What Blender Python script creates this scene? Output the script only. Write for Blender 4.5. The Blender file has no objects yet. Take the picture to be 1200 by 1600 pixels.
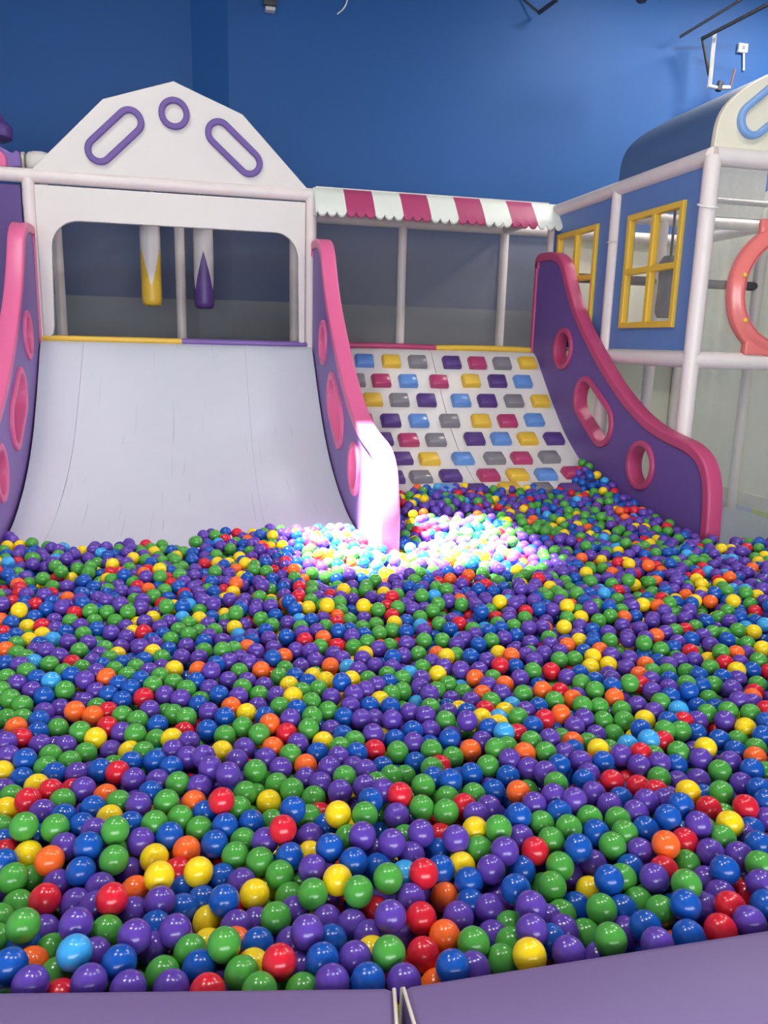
import bpy, math, random
import numpy as np
from mathutils import Matrix, Vector

SC = bpy.context.scene
COL = SC.collection
random.seed(7)
RNG = np.random.default_rng(11)

# ------------------------------------------------------------------ camera
F_PX = 1212.0
PITCH, ROLL, YAW = [math.radians(a) for a in (12.28, 1.49, 13.55)]
CAM = np.array([0.0, 0.0, 1.67])
FO = np.array([math.sin(YAW) * math.cos(PITCH), math.cos(YAW) * math.cos(PITCH), -math.sin(PITCH)])
R0 = np.array([math.cos(YAW), -math.sin(YAW), 0.0])
U0 = np.cross(R0, FO)
RI = math.cos(ROLL) * R0 + math.sin(ROLL) * U0
UP = -math.sin(ROLL) * R0 + math.cos(ROLL) * U0
cd = bpy.data.cameras.new('camera')
cam = bpy.data.objects.new('camera', cd)
COL.objects.link(cam)
cd.sensor_fit = 'VERTICAL'
cd.sensor_height = 36.0
cd.lens = F_PX / 1600 * 36.0
cd.clip_start = 0.05
M = Matrix.Identity(4)
for i in range(3):
    M[i][0], M[i][1], M[i][2], M[i][3] = RI[i], UP[i], -FO[i], CAM[i]
cam.matrix_world = M
SC.camera = cam

# ------------------------------------------------------------------ world, sun, room lamps, exposure
SC.view_settings.view_transform = 'Standard'
SC.view_settings.look = 'None'
SC.view_settings.gamma = 1.0
SC.view_settings.use_curve_mapping = False
SC.view_settings.exposure = -0.38
w = bpy.data.worlds.new('sky')
SC.world = w
w.use_nodes = True
bg = w.node_tree.nodes['Background']
bg.inputs[0].default_value = (0.62, 0.78, 1.0, 1)
bg.inputs[1].default_value = 1.2


def light(name, kind, loc, energy, color=(1, 1, 1), target=None, **kw):
    d = bpy.data.lights.new(name, kind)
    d.energy = energy
    d.color = color
    for k, v in kw.items():
        setattr(d, k, v)
    o = bpy.data.objects.new(name, d)
    o.location = loc
    if target is not None:
        o.rotation_euler = (Vector(target) - Vector(loc)).to_track_quat('-Z', 'Y').to_euler()
    COL.objects.link(o)
    return o


SUN_DIR = (0.40, -0.06, -1.0)
light('sun', 'SUN', (0, 0, 9), 190.0, (1.0, 0.97, 0.92), target=None, angle=math.radians(3.6)).rotation_euler = \
    Vector(SUN_DIR).to_track_quat('-Z', 'Y').to_euler()
LAMP = (1.0, 0.97, 0.93)
for loc, en in (((-1.8, 2.2, 5.9), 130), ((1.0, 1.6, 5.9), 90), ((-1.2, 5.0, 5.9), 70), ((3.6, 2.2, 5.9), 80),
                ((6.9, 7.4, 5.9), 170), ((7.4, 5.4, 5.9), 190), ((4.9, 7.2, 5.9), 115)):  # last two lamps are added to brighten the curtain and the house interior
    light('ceiling_lamp', 'AREA', loc, en, LAMP, target=(loc[0], loc[1], 0), shape='RECTANGLE', size=0.8, size_y=0.3)
# large fill light added behind the viewer to brighten house and arch interiors
light('front_fill_light', 'AREA', (0.3, -3.9, 1.75), 640, (0.95, 0.98, 1.0), target=(0.3, 5, 1.75), shape='RECTANGLE', size=7.0, size_y=2.6)

# ------------------------------------------------------------------ helpers: pixels of the photograph to rays (only for measuring)


def ray(u, v):
    return FO + RI * (u - 600) / F_PX - UP * (v - 800) / F_PX


def at_y(u, v, Y):
    d = ray(u, v)
    return CAM + d * (Y / d[1])


def project(P):
    q = P - CAM
    z = q @ FO
    return 600 + F_PX * (q @ RI) / z, 800 - F_PX * (q @ UP) / z


# ------------------------------------------------------------------ materials
def lin(c):
    out = []
    for v in c:
        v /= 255.0
        out.append(v / 12.92 if v <= 0.04045 else ((v + 0.055) / 1.055) ** 2.4)
    return (*out, 1.0)


MATS = {}


def mat(name, rgb, rough=0.45, spec=0.5, noise=0.06, nscale=6.0, bump=0.0, bscale=60.0, coat=0.0, emit=None, sss=0.0):
    """Principled surface with a little uneven colour and an optional fine relief."""
    if name in MATS:
        return MATS[name]
    m = bpy.data.materials.new(name)
    m.use_nodes = True
    nt = m.node_tree
    b = nt.nodes['Principled BSDF']
    base = lin(rgb)
    tc = nt.nodes.new('ShaderNodeTexCoord')
    if noise:
        nz = nt.nodes.new('ShaderNodeTexNoise')
        nz.inputs['Scale'].default_value = nscale
        nz.inputs['Detail'].default_value = 4
        nt.links.new(tc.outputs['Object'], nz.inputs['Vector'])
        mx = nt.nodes.new('ShaderNodeMix')
        mx.data_type = 'RGBA'
        mx.inputs['A'].default_value = tuple(c * (1 - noise) for c in base[:3]) + (1,)
        mx.inputs['B'].default_value = tuple(min(1, c * (1 + noise)) for c in base[:3]) + (1,)
        nt.links.new(nz.outputs['Fac'], mx.inputs['Factor'])
        nt.links.new(mx.outputs['Result'], b.inputs['Base Color'])
    else:
        b.inputs['Base Color'].default_value = base
    b.inputs['Roughness'].default_value = rough
    b.inputs['Specular IOR Level'].default_value = spec
    if coat:
        b.inputs['Coat Weight'].default_value = coat
        b.inputs['Coat Roughness'].default_value = 0.12
    if sss:
        b.inputs['Subsurface Weight'].default_value = sss
        b.inputs['Subsurface Radius'].default_value = (0.01, 0.01, 0.01)
    if bump:
        n2 = nt.nodes.new('ShaderNodeTexNoise')
        n2.inputs['Scale'].default_value = bscale
        n2.inputs['Detail'].default_value = 3
        nt.links.new(tc.outputs['Object'], n2.inputs['Vector'])
        bp = nt.nodes.new('ShaderNodeBump')
        bp.inputs['Strength'].default_value = bump
        bp.inputs['Distance'].default_value = 0.01
        nt.links.new(n2.outputs['Fac'], bp.inputs['Height'])
        nt.links.new(bp.outputs['Normal'], b.inputs['Normal'])
    MATS[name] = m
    return m


def sheet_mat(name, rgb, clear, rough=0.08, gloss=0.12, bump=0.0):
    """Thin see-through sheet (clear vinyl or fine netting): part transparent, part diffuse, a little gloss."""
    m = bpy.data.materials.new(name)
    m.use_nodes = True
    nt = m.node_tree
    nt.nodes.remove(nt.nodes['Principled BSDF'])
    out = nt.nodes['Material Output']
    tr = nt.nodes.new('ShaderNodeBsdfTransparent')
    df = nt.nodes.new('ShaderNodeBsdfDiffuse')
    df.inputs['Color'].default_value = lin(rgb)
    gl = nt.nodes.new('ShaderNodeBsdfGlossy')
    gl.inputs['Roughness'].default_value = rough
    m1 = nt.nodes.new('ShaderNodeMixShader')
    m1.inputs[0].default_value = clear
    nt.links.new(df.outputs[0], m1.inputs[1])
    nt.links.new(tr.outputs[0], m1.inputs[2])
    m2 = nt.nodes.new('ShaderNodeMixShader')
    m2.inputs[0].default_value = gloss
    nt.links.new(m1.outputs[0], m2.inputs[1])
    nt.links.new(gl.outputs[0], m2.inputs[2])
    if bump:
        tc = nt.nodes.new('ShaderNodeTexCoord')
        n2 = nt.nodes.new('ShaderNodeTexNoise')
        n2.inputs['Scale'].default_value = 7
        n2.inputs['Detail'].default_value = 4
        nt.links.new(tc.outputs['Object'], n2.inputs['Vector'])
        bp = nt.nodes.new('ShaderNodeBump')
        bp.inputs['Strength'].default_value = bump
        bp.inputs['Distance'].default_value = 0.05
        nt.links.new(n2.outputs['Fac'], bp.inputs['Height'])
        nt.links.new(bp.outputs['Normal'], gl.inputs['Normal'])
    nt.links.new(m2.outputs[0], out.inputs[0])
    return m


WHITE = mat('white_vinyl', (220, 214, 207), 0.42, noise=0.03, bump=0.08, bscale=9)
PIPE = mat('white_foam_pipe', (226, 214, 209), 0.38, noise=0.05, nscale=9, bump=0.25, bscale=22)
PURPLE = mat('purple_vinyl', (122, 92, 162), 0.45, noise=0.05, bump=0.04, bscale=14)
PINK = mat('pink_vinyl', (220, 102, 148), 0.36, noise=0.04, bump=0.16, bscale=12)
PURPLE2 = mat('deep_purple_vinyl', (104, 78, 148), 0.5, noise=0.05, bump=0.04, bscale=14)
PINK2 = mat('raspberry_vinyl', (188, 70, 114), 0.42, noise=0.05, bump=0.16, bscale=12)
DKPURPLE = mat('dark_purple_vinyl', (84, 56, 124), 0.45, noise=0.05)
YELLOW = mat('yellow_vinyl', (226, 184, 62), 0.4, noise=0.04)
MAGENTA = mat('magenta_vinyl', (176, 62, 106), 0.28, noise=0.05)
SKYBLUE = mat('sky_blue_vinyl', (98, 142, 205), 0.28, noise=0.05)
SILVER = mat('grey_vinyl', (128, 124, 130), 0.24, noise=0.05)
HOUSE = mat('house_blue_vinyl', (92, 126, 182), 0.5, noise=0.04)
ROOFBLUE = mat('roof_blue_vinyl', (74, 100, 140), 0.5, noise=0.04)
CREAM = mat('cream_vinyl', (226, 218, 196), 0.45, noise=0.04)
TRIMBLUE = mat('trim_blue_vinyl', (120, 158, 208), 0.4, noise=0.04)
RIM = mat('rim_purple_vinyl', (114, 94, 142), 0.55, noise=0.05, bump=0.1, bscale=30)
BEIGE = mat('beige_vinyl', (216, 213, 194), 0.6, noise=0.05, nscale=2.5)
CURTAIN = mat('beige_curtain', (226, 222, 200), 0.7, noise=0.05, nscale=2.5)
_nt = CURTAIN.node_tree
_tl = _nt.nodes.new('ShaderNodeBsdfTranslucent')
_tl.inputs['Color'].default_value = lin((226, 222, 196))
_mx = _nt.nodes.new('ShaderNodeMixShader')
_mx.inputs[0].default_value = 0.55
_nt.links.new(_nt.nodes['Principled BSDF'].outputs[0], _mx.inputs[1])
_nt.links.new(_tl.outputs[0], _mx.inputs[2])
_nt.links.new(_mx.outputs[0], _nt.nodes['Material Output'].inputs[0])
BLACK = mat('black_steel', (48, 50, 56), 0.5, noise=0.05)
DECK = mat('dark_grey_mat', (78, 76, 84), 0.7, noise=0.08)
STEEL = mat('galvanised_steel', (196, 196, 190), 0.35, noise=0.08)
GREYBAG = mat('grey_foam', (120, 120, 128), 0.5, noise=0.08)
PLASTICWHITE = mat('white_plastic', (235, 235, 230), 0.4, noise=0.02)
RUST = mat('brown_steel', (120, 82, 74), 0.6, noise=0.1)
SEAM = mat('cream_piping', (224, 214, 196), 0.5, noise=0.04)
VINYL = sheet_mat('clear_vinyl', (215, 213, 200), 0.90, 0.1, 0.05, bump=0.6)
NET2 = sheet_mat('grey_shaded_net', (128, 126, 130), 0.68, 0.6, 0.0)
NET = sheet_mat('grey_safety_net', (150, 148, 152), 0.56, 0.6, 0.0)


# ------------------------------------------------------------------ mesh helpers
def link(name, me, parent=None, m=None, loc=None):
    o = bpy.data.objects.new(name, me)
    COL.objects.link(o)
    if m is not None and me is not None and len(me.materials) == 0:
        me.materials.append(m)
    if parent is not None:
        o.parent = parent
    if loc is not None:
        o.location = loc
    return o


def empty(name, loc, label=None, cat=None, group=None, kind=None):
    o = bpy.data.objects.new(name, None)
    o.location = loc
    o.empty_display_size = 0.1
    COL.objects.link(o)
    tag(o, label, cat, group, kind)
    return o


def tag(o, label=None, cat=None, group=None, kind=None):
    if label:
        o['label'] = label
    if cat:
        o['category'] = cat
    if group:
        o['group'] = group
    if kind:
        o['kind'] = kind
    return o


def mesh(name, V, Fc, smooth=False, ang=None):
    me = bpy.data.meshes.new(name)
    me.from_pydata([tuple(map(float, v)) for v in V], [], Fc)
    if smooth:
        me.polygons.foreach_set('use_smooth', [True] * len(me.polygons))
    me.update()
    return me


def put(name, me, m, parent=None, smooth_angle=None):
    """Link a mesh given in world coordinates; under a parent it is shifted into the parent's frame."""
    if parent is not None:
        me.transform(parent.matrix_basis.inverted())
    o = link(name, me, parent, m)
    return o


def box_me(x0, x1, y0, y1, z0, z1, bevel=0.0):
    import bmesh
    bm = bmesh.new()
    vs = [bm.verts.new((x, y, z)) for x in (x0, x1) for y in (y0, y1) for z in (z0, z1)]
    for q in ((0, 1, 3, 2), (4, 6, 7, 5), (0, 4, 5, 1), (2, 3, 7, 6), (0, 2, 6, 4), (1, 5, 7, 3)):
        bm.faces.new([vs[i] for i in q])
    bmesh.ops.recalc_face_normals(bm, faces=bm.faces)
    if bevel:
        bmesh.ops.bevel(bm, geom=list(bm.edges), offset=bevel, segments=2, profile=0.5, affect='EDGES')
        for f in bm.faces:
            f.smooth = True
    me = bpy.data.meshes.new('box')
    bm.to_mesh(me)
    bm.free()
    if bevel:
        sharp(me, 50)
    return me


def sharp(me, deg=40):
    try:
        me.set_sharp_from_angle(angle=math.radians(deg))
    except Exception:
        pass


def tube_me(pts, r, n=14, closed=False, taper=None, squash=None):
    """Swept round tube along a polyline; ends capped."""
    P = np.array(pts, float)
    k = len(P)
    V, Fc = [], []
    T = np.zeros_like(P)
    for i in range(k):
        a = P[(i - 1) % k] if (closed or i > 0) else P[i]
        b = P[(i + 1) % k] if (closed or i < k - 1) else P[i]
        T[i] = (b - a) / (np.linalg.norm(b - a) + 1e-12)
    ref = np.array([0, 0, 1.0]) if abs(T[0][2]) < 0.9 else np.array([0, 1.0, 0])
    nrm = np.cross(T[0], ref)
    nrm /= np.linalg.norm(nrm)
    for i in range(k):
        nrm = nrm - T[i] * (nrm @ T[i])
        nrm /= np.linalg.norm(nrm)
        bn = np.cross(T[i], nrm)
        rr = r if taper is None else r * taper[i]
        for j in range(n):
            a = 2 * math.pi * j / n
            V.append(P[i] + rr * (math.cos(a) * nrm + math.sin(a) * bn))
    seg = k if closed else k - 1
    for i in range(seg):
        for j in range(n):
            a, b = i * n + j, i * n + (j + 1) % n
            c, d = ((i + 1) % k) * n + (j + 1) % n, ((i + 1) % k) * n + j
            Fc.append((a, b, c, d))
    if not closed:
        Fc.append(tuple(range(n))[::-1])
        Fc.append(tuple((k - 1) * n + j for j in range(n)))
    me = mesh('tube', V, Fc, True)
    sharp(me, 50)
    return me


def plate_me(outer, holes, thick, plane, at, bevel=0.0):
    """Flat board of any outline with holes. plane 'YZ': outline is (y, z) and the board is centred on x = at; 'XZ': (x, z) on y = at; 'XY': (x, y) on z = at."""
    cu = bpy.data.curves.new('outline', 'CURVE')
    cu.dimensions = '2D'
    cu.fill_mode = 'BOTH'
    cu.extrude = max(0.0005, thick / 2 - bevel)
    if bevel:
        cu.bevel_depth = bevel
        cu.bevel_resolution = 2
        cu.offset = -bevel
    for loop in [outer] + list(holes):
        sp = cu.splines.new('POLY')
        sp.points.add(len(loop) - 1)
        for p, q in zip(sp.points, loop):
            p.co = (q[0], q[1], 0, 1)
        sp.use_cyclic_u = True
    ob = bpy.data.objects.new('outline', cu)
    me = bpy.data.meshes.new_from_object(ob)
    bpy.data.objects.remove(ob)
    bpy.data.curves.remove(cu)
    if plane == 'YZ':
        Mx = Matrix(((0, 0, 1, at), (1, 0, 0, 0), (0, 1, 0, 0), (0, 0, 0, 1)))
    elif plane == 'XZ':
        Mx = Matrix(((1, 0, 0, 0), (0, 0, -1, at), (0, 1, 0, 0), (0, 0, 0, 1)))
    else:
        Mx = Matrix(((1, 0, 0, 0), (0, 1, 0, 0), (0, 0, 1, at), (0, 0, 0, 1)))
    me.transform(Mx)
    me.polygons.foreach_set('use_smooth', [True] * len(me.polygons))
    sharp(me, 35)
    return me


def circle(cx, cy, r, n=36):
    return [(cx + r * math.cos(2 * math.pi * i / n), cy + r * math.sin(2 * math.pi * i / n)) for i in range(n)]


def stadium(a, b, r, n=14):
    a, b = np.array(a, float), np.array(b, float)
    d = math.atan2(*(b - a)[::-1])
    pts = []
    for c, s in ((b, d - math.pi / 2), (a, d + math.pi / 2)):
        for i in range(n + 1):
            t = s + math.pi * i / n
            pts.append((c[0] + r * math.cos(t), c[1] + r * math.sin(t)))
    return pts


def smooth_line(pts, it=2, closed=False):
    P = [np.array(p, float) for p in pts]
    for _ in range(it):
        Q = [] if closed else [P[0]]
        rng = range(len(P)) if closed else range(len(P) - 1)
        for i in rng:
            a, b = P[i], P[(i + 1) % len(P)]
            Q += [0.75 * a + 0.25 * b, 0.25 * a + 0.75 * b]
        if not closed:
            Q.append(P[-1])
        P = Q
    return P


def offset_line(P, d):
    P = np.array(P, float)
    out = []
    for i in range(len(P)):
        a, b = P[max(i - 1, 0)], P[min(i + 1, len(P) - 1)]
        t = (b - a) / (np.linalg.norm(b - a) + 1e-9)
        out.append(P[i] + d * np.array([-t[1], t[0]]))
    return out


# ------------------------------------------------------------------ the room
XL, XR, YB, YFR, ZC = -5.0, 9.0, 9.0, -4.0, 6.2


def wall_paint(name, upper, lower, split):
    m = mat(name, upper, 0.62, noise=0.05, nscale=1.2, bump=0.05, bscale=160)
    nt = m.node_tree
    b = nt.nodes['Principled BSDF']
    src = b.inputs['Base Color'].links[0].from_socket
    geo = nt.nodes.new('ShaderNodeNewGeometry')
    sep = nt.nodes.new('ShaderNodeSeparateXYZ')
    nt.links.new(geo.outputs['Position'], sep.inputs[0])
    gt = nt.nodes.new('ShaderNodeMath')
    gt.operation = 'GREATER_THAN'
    gt.inputs[1].default_value = split
    nt.links.new(sep.outputs['Z'], gt.inputs[0])
    mx = nt.nodes.new('ShaderNodeMix')
    mx.data_type = 'RGBA'
    mx.inputs['A'].default_value = lin(lower)
    nt.links.new(gt.outputs[0], mx.inputs['Factor'])
    nt.links.new(src, mx.inputs['B'])
    nt.links.new(mx.outputs['Result'], b.inputs['Base Color'])
    return m


PAINT = wall_paint('blue_over_grey_paint', (17, 80, 144), (158, 168, 172), 2.09)
PLAINWALL = mat('grey_paint', (176, 178, 180), 0.7, noise=0.04, nscale=1.0)
FLOORM = mat('blue_grey_floor', (172, 184, 200), 0.5, noise=0.06, nscale=3)
CEILM = mat('dark_ceiling', (92, 98, 110), 0.8, noise=0.04, nscale=1)


def struct(name, me, m, label=None):
    o = put(name, me, m)
    o['kind'] = 'structure'
    if label:
        o['label'] = label
    return o


struct('floor', box_me(XL - .2, XR + .2, YFR - .2, YB + .2, -0.1, 0.0), FLOORM, 'blue-grey floor of the play hall')
wb = struct('wall_back', plate_me([(XL - .2, YB + .22), (0.02, YB + .22), (0.385, YB), (XR + .2, YB), (XR + .2, YB + .5), (XL - .2, YB + .5)], [], ZC, 'XY', ZC / 2), PAINT, 'royal blue back wall painted grey along its lower part')
wb.data.polygons.foreach_set('use_smooth', [False] * len(wb.data.polygons))
struct('wall_left', box_me(XL - .2, XL, YFR, YB, 0, ZC), PLAINWALL)
struct('wall_right', box_me(XR, XR + .2, YFR, YB, 0, ZC), PAINT)
struct('wall_front', plate_me([(XL - .2, 0), (XR + .2, 0), (XR + .2, ZC), (XL - .2, ZC)], [[(-3.2, .45), (3.8, .45), (3.8, 3.05), (-3.2, 3.05)]], 0.2, 'XZ', YFR - .1), PLAINWALL)
wn = struct('fill_light_frame', plate_me([(-3.2, .45), (3.8, .45), (3.8, 3.05), (-3.2, 3.05)], [[(-3.15 + 1.74 * k, .5), (-1.46 + 1.74 * k, .5), (-1.46 + 1.74 * k, 3.0), (-3.15 + 1.74 * k, 3.0)] for k in range(4)], 0.08, 'XZ', YFR - .1), WHITE, 'white window frame added around the unseen front fill light')  # unseen frame, added to go with the front fill light
HX0, HX1, HY0, HY1 = -1.70, -0.46, 4.20, 5.20            # roof light
struct('ceiling', plate_me([(XL - .2, YFR - .2), (XR + .2, YFR - .2), (XR + .2, YB + .6), (XL - .2, YB + .6)],
                           [[(HX0, HY0), (HX0, HY1), (HX1, HY1), (HX1, HY0)]], 0.1, 'XY', ZC + .05), CEILM)

# ------------------------------------------------------------------ the pipe frame of the play structure
XP = (-1.31, 1.01, 3.34, 5.67)
YF, YK, YH = 7.25, 8.5, 4.86
ZT, ZD = 2.93, 1.61
PR = 0.052
frame = empty('play_frame', (1.01, YF, 0), 'white foam-padded pipe frame carrying the slide, climbing wall and little house', 'play frame')


def pipe(name, a, b, r=PR):
    a, b = np.array(a, float), np.array(b, float)
    n = max(2, int(np.linalg.norm(b - a) / 0.6))
    pts = [a + (b - a) * i / n for i in range(n + 1)]
    return put(name, tube_me(pts, r), PIPE, frame)


for x in XP[:3]:
    pipe('post', (x, YF, 0), (x, YF, ZT))
for x in (-1.31, -0.15, 1.01, 2.175, 3.34):
    pipe('post', (x, YK, 0), (x, YK, ZT), 0.05)
pipe('beam', (-2.7, YF, ZT), (3.34, YF, ZT), 0.056)
pipe('beam', (-2.7, YK, ZT), (5.67, YK, ZT), 0.056)
pipe('beam', (-2.7, YK, ZD - .05), (5.67, YK, ZD - .05))
for x in XP[:3]:
    pipe('beam', (x, YF, ZT), (x, YK, ZT))
# the little house's share of the frame
for x, yy in ((3.34, 6.05), (3.34, YH), (5.67, YH), (4.505, 7.25), (5.67, 7.25), (5.67, 8.5)):
    pipe('post', (x, yy, 0), (x, yy, ZT), 0.056)
pipe('beam', (3.34, YF, ZT), (3.34, YH, ZT), 0.058)
pipe('beam', (3.34, YF, ZD), (3.34, YH, ZD), 0.058)
pipe('beam', (3.34, YH, ZT), (5.67, YH, ZT), 0.06)
pipe('beam', (3.34, YH, ZD), (5.67, YH, ZD), 0.06)
pipe('beam', (5.67, YH, ZT), (5.67, YK, ZT), 0.056)
pipe('beam', (3.34, YF, ZT), (5.67, YF, ZT), 0.056)
put('rail', tube_me([(3.40, YF, 2.34), (4.5, YF, 2.34), (5.67, YF, 2.34)], 0.045, 12), DECK, frame)
# foam collars and a cable tie at the house's corner post
put('cable_tie', tube_me([(3.34 + .064 * math.cos(t), YH + .064 * math.sin(t), 2.62 + .02 * math.sin(t)) for t in np.linspace(0, 2 * math.pi, 20)[:-1]], 0.006, 6, True), PLASTICWHITE, frame)
put('cable_tie', tube_me([(3.34 + .064 * math.cos(t), 6.05 + .064 * math.sin(t), 2.52) for t in np.linspace(0, 2 * math.pi, 20)[:-1]], 0.006, 6, True), PIPE, frame)

# ------------------------------------------------------------------ deck, roof over the climbing wall, safety nets
dk = put('deck', box_me(-2.7, 3.30, YF + .03, YK, 1.40, 1.56), DECK)
tag(dk, 'dark grey deck behind the slide and climbing wall', 'deck')
rf = put('roof_panel', box_me(1.06, 3.30, YF + .04, YK + .04, ZT + .055, ZT + .085), WHITE)
tag(rf, 'pale flat roof panel behind the striped awning', 'panel')
nets = ((-1.26, -0.20, 'fine grey safety net behind the arch, beside the hanging yellow bag'),
        (-0.10, 0.96, 'fine grey safety net behind the arch, beside the hanging purple bag'),
        (1.06, 2.12, 'fine grey safety net behind the pink-padded end of the climbing wall top'),
        (2.23, 3.29, 'fine grey safety net behind the yellow-padded end of the climbing wall top'),
        (3.39, 4.02, 'narrow fine grey safety net behind the blue house wall, past the awning'))
for a, b, lb in nets:
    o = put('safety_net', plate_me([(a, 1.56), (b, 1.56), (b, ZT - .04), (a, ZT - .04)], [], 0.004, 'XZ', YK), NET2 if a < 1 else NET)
    tag(o, lb, 'net', 'safety nets along the back of the deck')

# ------------------------------------------------------------------ side panels of slide and climbing wall
CREST = [(7.25, 2.40), (7.25, 2.535), (7.0, 2.535), (6.80, 2.51), (6.64, 2.42), (6.54, 2.26), (6.40, 2.07), (6.25, 1.92), (6.06, 1.76), (5.79, 1.555),
         (5.54, 1.39), (5.25, 1.235), (5.0, 1.145), (4.76, 1.10), (4.56, 1.075), (4.42, 1.02), (4.33, .93), (4.28, .80), (4.255, .60), (4.25, 0.02)]
crest = [np.array(CREST[0])] + smooth_line(CREST[1:], 2)
crest = smooth_line(CREST, 2)


def side_panel(name, x0, x1, label, rot=0.0, PURPLE=PURPLE, PINK=PINK):
    """x0, x1: the two faces."""
    t = empty(name, ((x0 + x1) / 2, YF, 0), label, 'slide panel', 'purple side panels with pink edges')
    cx, th = (x0 + x1) / 2, x1 - x0
    inner = offset_line(crest, 0.075)
    inner = [p for p in inner]
    body = [(7.245, 0.02), (7.245, 2.46)] + [tuple(p) for p in inner[4:-1]] + [(4.325, 0.02)]
    hs = [(circle(6.54, 1.66, 0.155), circle(6.54, 1.66, 0.185), circle(6.54, 1.66, 0.138)),
          (stadium((6.065, 1.255), (5.745, 1.07), 0.155), stadium((6.065, 1.255), (5.745, 1.07), 0.188), stadium((6.065, 1.255), (5.745, 1.07), 0.138)),
          (circle(5.12, 0.83, 0.155), circle(5.12, 0.83, 0.185), circle(5.12, 0.83, 0.138))]
    put('board', plate_me(body, [h[0] for h in hs], th - 0.02, 'YZ', cx, 0.004), PURPLE, t)
    for h in hs:
        put('hole_rim', plate_me(h[1], [h[2]], th + 0.022, 'YZ', cx, 0.012), PINK, t)
    # pink edge cap: strip between crest and inner line, a little thicker than the board
    strip = [tuple(p) for p in crest] + [tuple(p) for p in inner[::-1]]
    put('edge_cap', plate_me(strip, [], th + 0.012, 'YZ', cx, 0.014), PINK, t)
    put('back_edge_cap', plate_me([(7.25, 1.60), (7.25, 2.47), (7.20, 2.47), (7.20, 1.60)], [], th + 0.012, 'YZ', cx, 0.01), PINK, t)
    if rot:
        t.rotation_euler = (0, 0, rot)
    return t


side_panel('slide_side_panel', 1.012, 1.122, 'purple side panel with pink edge between the white slide and the climbing wall')
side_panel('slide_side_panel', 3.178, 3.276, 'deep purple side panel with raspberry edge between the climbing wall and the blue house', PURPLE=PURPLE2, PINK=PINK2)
side_panel('slide_side_panel', -1.395, -1.285, 'purple side panel with pink edge on the outer side of the white slide', rot=math.radians(2.6))

# ------------------------------------------------------------------ slide and climbing wall (same curved section)
PROF = smooth_line([(7.25, 1.625), (7.13, 1.60), (6.93, 1.40), (6.75, 1.225), (6.55, 1.05), (6.40, .925), (6.2, .80), (6.05, .72), (5.85, .635),
                    (5.68, .575), (5.45, .51), (5.27, .47), (4.92, .43), (4.5, .40), (4.35, .395)], 2)
PROFA = np.array(PROF)[::-1]


def prof_z(y):
    return np.interp(y, PROFA[:, 0], PROFA[:, 1])


def scuffed():
    m = mat('scuffed_white_sheet', (208, 211, 219), 0.3, noise=0.02, bump=0.03, bscale=5)
    nt = m.node_tree
    b = nt.nodes['Principled BSDF']
    src = b.inputs['Base Color'].links[0].from_socket
    tc = nt.nodes.new('ShaderNodeTexCoord')
    prev = src
    for sc, rot, lo, amt in (((80, 0.9, 0.9), 0.06, 0.715, 0.34), ((54, 1.6, 1.6), -0.2, 0.735, 0.4)):
        mp = nt.nodes.new('ShaderNodeMapping')
        mp.inputs['Scale'].default_value = sc
        mp.inputs['Rotation'].default_value = (0, 0, rot)
        nt.links.new(tc.outputs['Object'], mp.inputs['Vector'])
        nz = nt.nodes.new('ShaderNodeTexNoise')
        nz.inputs['Scale'].default_value = 1.0
        nz.inputs['Detail'].default_value = 1.5
        nt.links.new(mp.outputs[0], nz.inputs['Vector'])
        rp = nt.nodes.new('ShaderNodeValToRGB')
        rp.color_ramp.elements[0].position = lo
        rp.color_ramp.elements[0].color = (0, 0, 0, 1)
        rp.color_ramp.elements[1].position = lo + 0.03
        rp.color_ramp.elements[1].color = (amt, amt, amt, 1)
        nt.links.new(nz.outputs['Fac'], rp.inputs[0])
        mx = nt.nodes.new('ShaderNodeMix')
        mx.data_type = 'RGBA'
        nt.links.new(rp.outputs[0], mx.inputs['Factor'])
        nt.links.new(prev, mx.inputs['A'])
        mx.inputs['B'].default_value = lin((96, 92, 98))
        prev = mx.outputs['Result']
    nt.links.new(prev, b.inputs['Base Color'])
    return m


SCUFF = scuffed()
SHEET = mat('white_climbing_sheet', (222, 216, 212), 0.45, noise=0.04, nscale=3, bump=0.05, bscale=8)


def curved_sheet(xa, xb, xa2=None, th=0.04):
    """Sheet over the section PROF between x = xa and xb; xa2: left edge at the front end."""
    P = np.array(PROF)
    lo = np.array(offset_line(PROF, th))
    V, Fc = [], []
    n = len(P)
    for k in range(n):
        f = (7.25 - P[k, 0]) / 2.4
        l = xa if xa2 is None else xa + (xa2 - xa) * f
        V += [(l, P[k, 0], P[k, 1]), (xb, P[k, 0], P[k, 1]), (xb, lo[k, 0], lo[k, 1]), (l, lo[k, 0], lo[k, 1])]
    for k in range(n - 1):
        a, b = 4 * k, 4 * k + 4
        for j in range(4):
            Fc.append((a + j, a + (j + 1) % 4, b + (j + 1) % 4, b + j))
    Fc += [(3, 2, 1, 0), tuple(4 * (n - 1) + j for j in range(4))]
    me = mesh('sheet', V, Fc, True)
    import bmesh
    bm = bmesh.new()
    bm.from_mesh(me)
    bmesh.ops.recalc_face_normals(bm, faces=bm.faces)
    bm.to_mesh(me)
    bm.free()
    sharp(me, 40)
    return me


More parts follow.
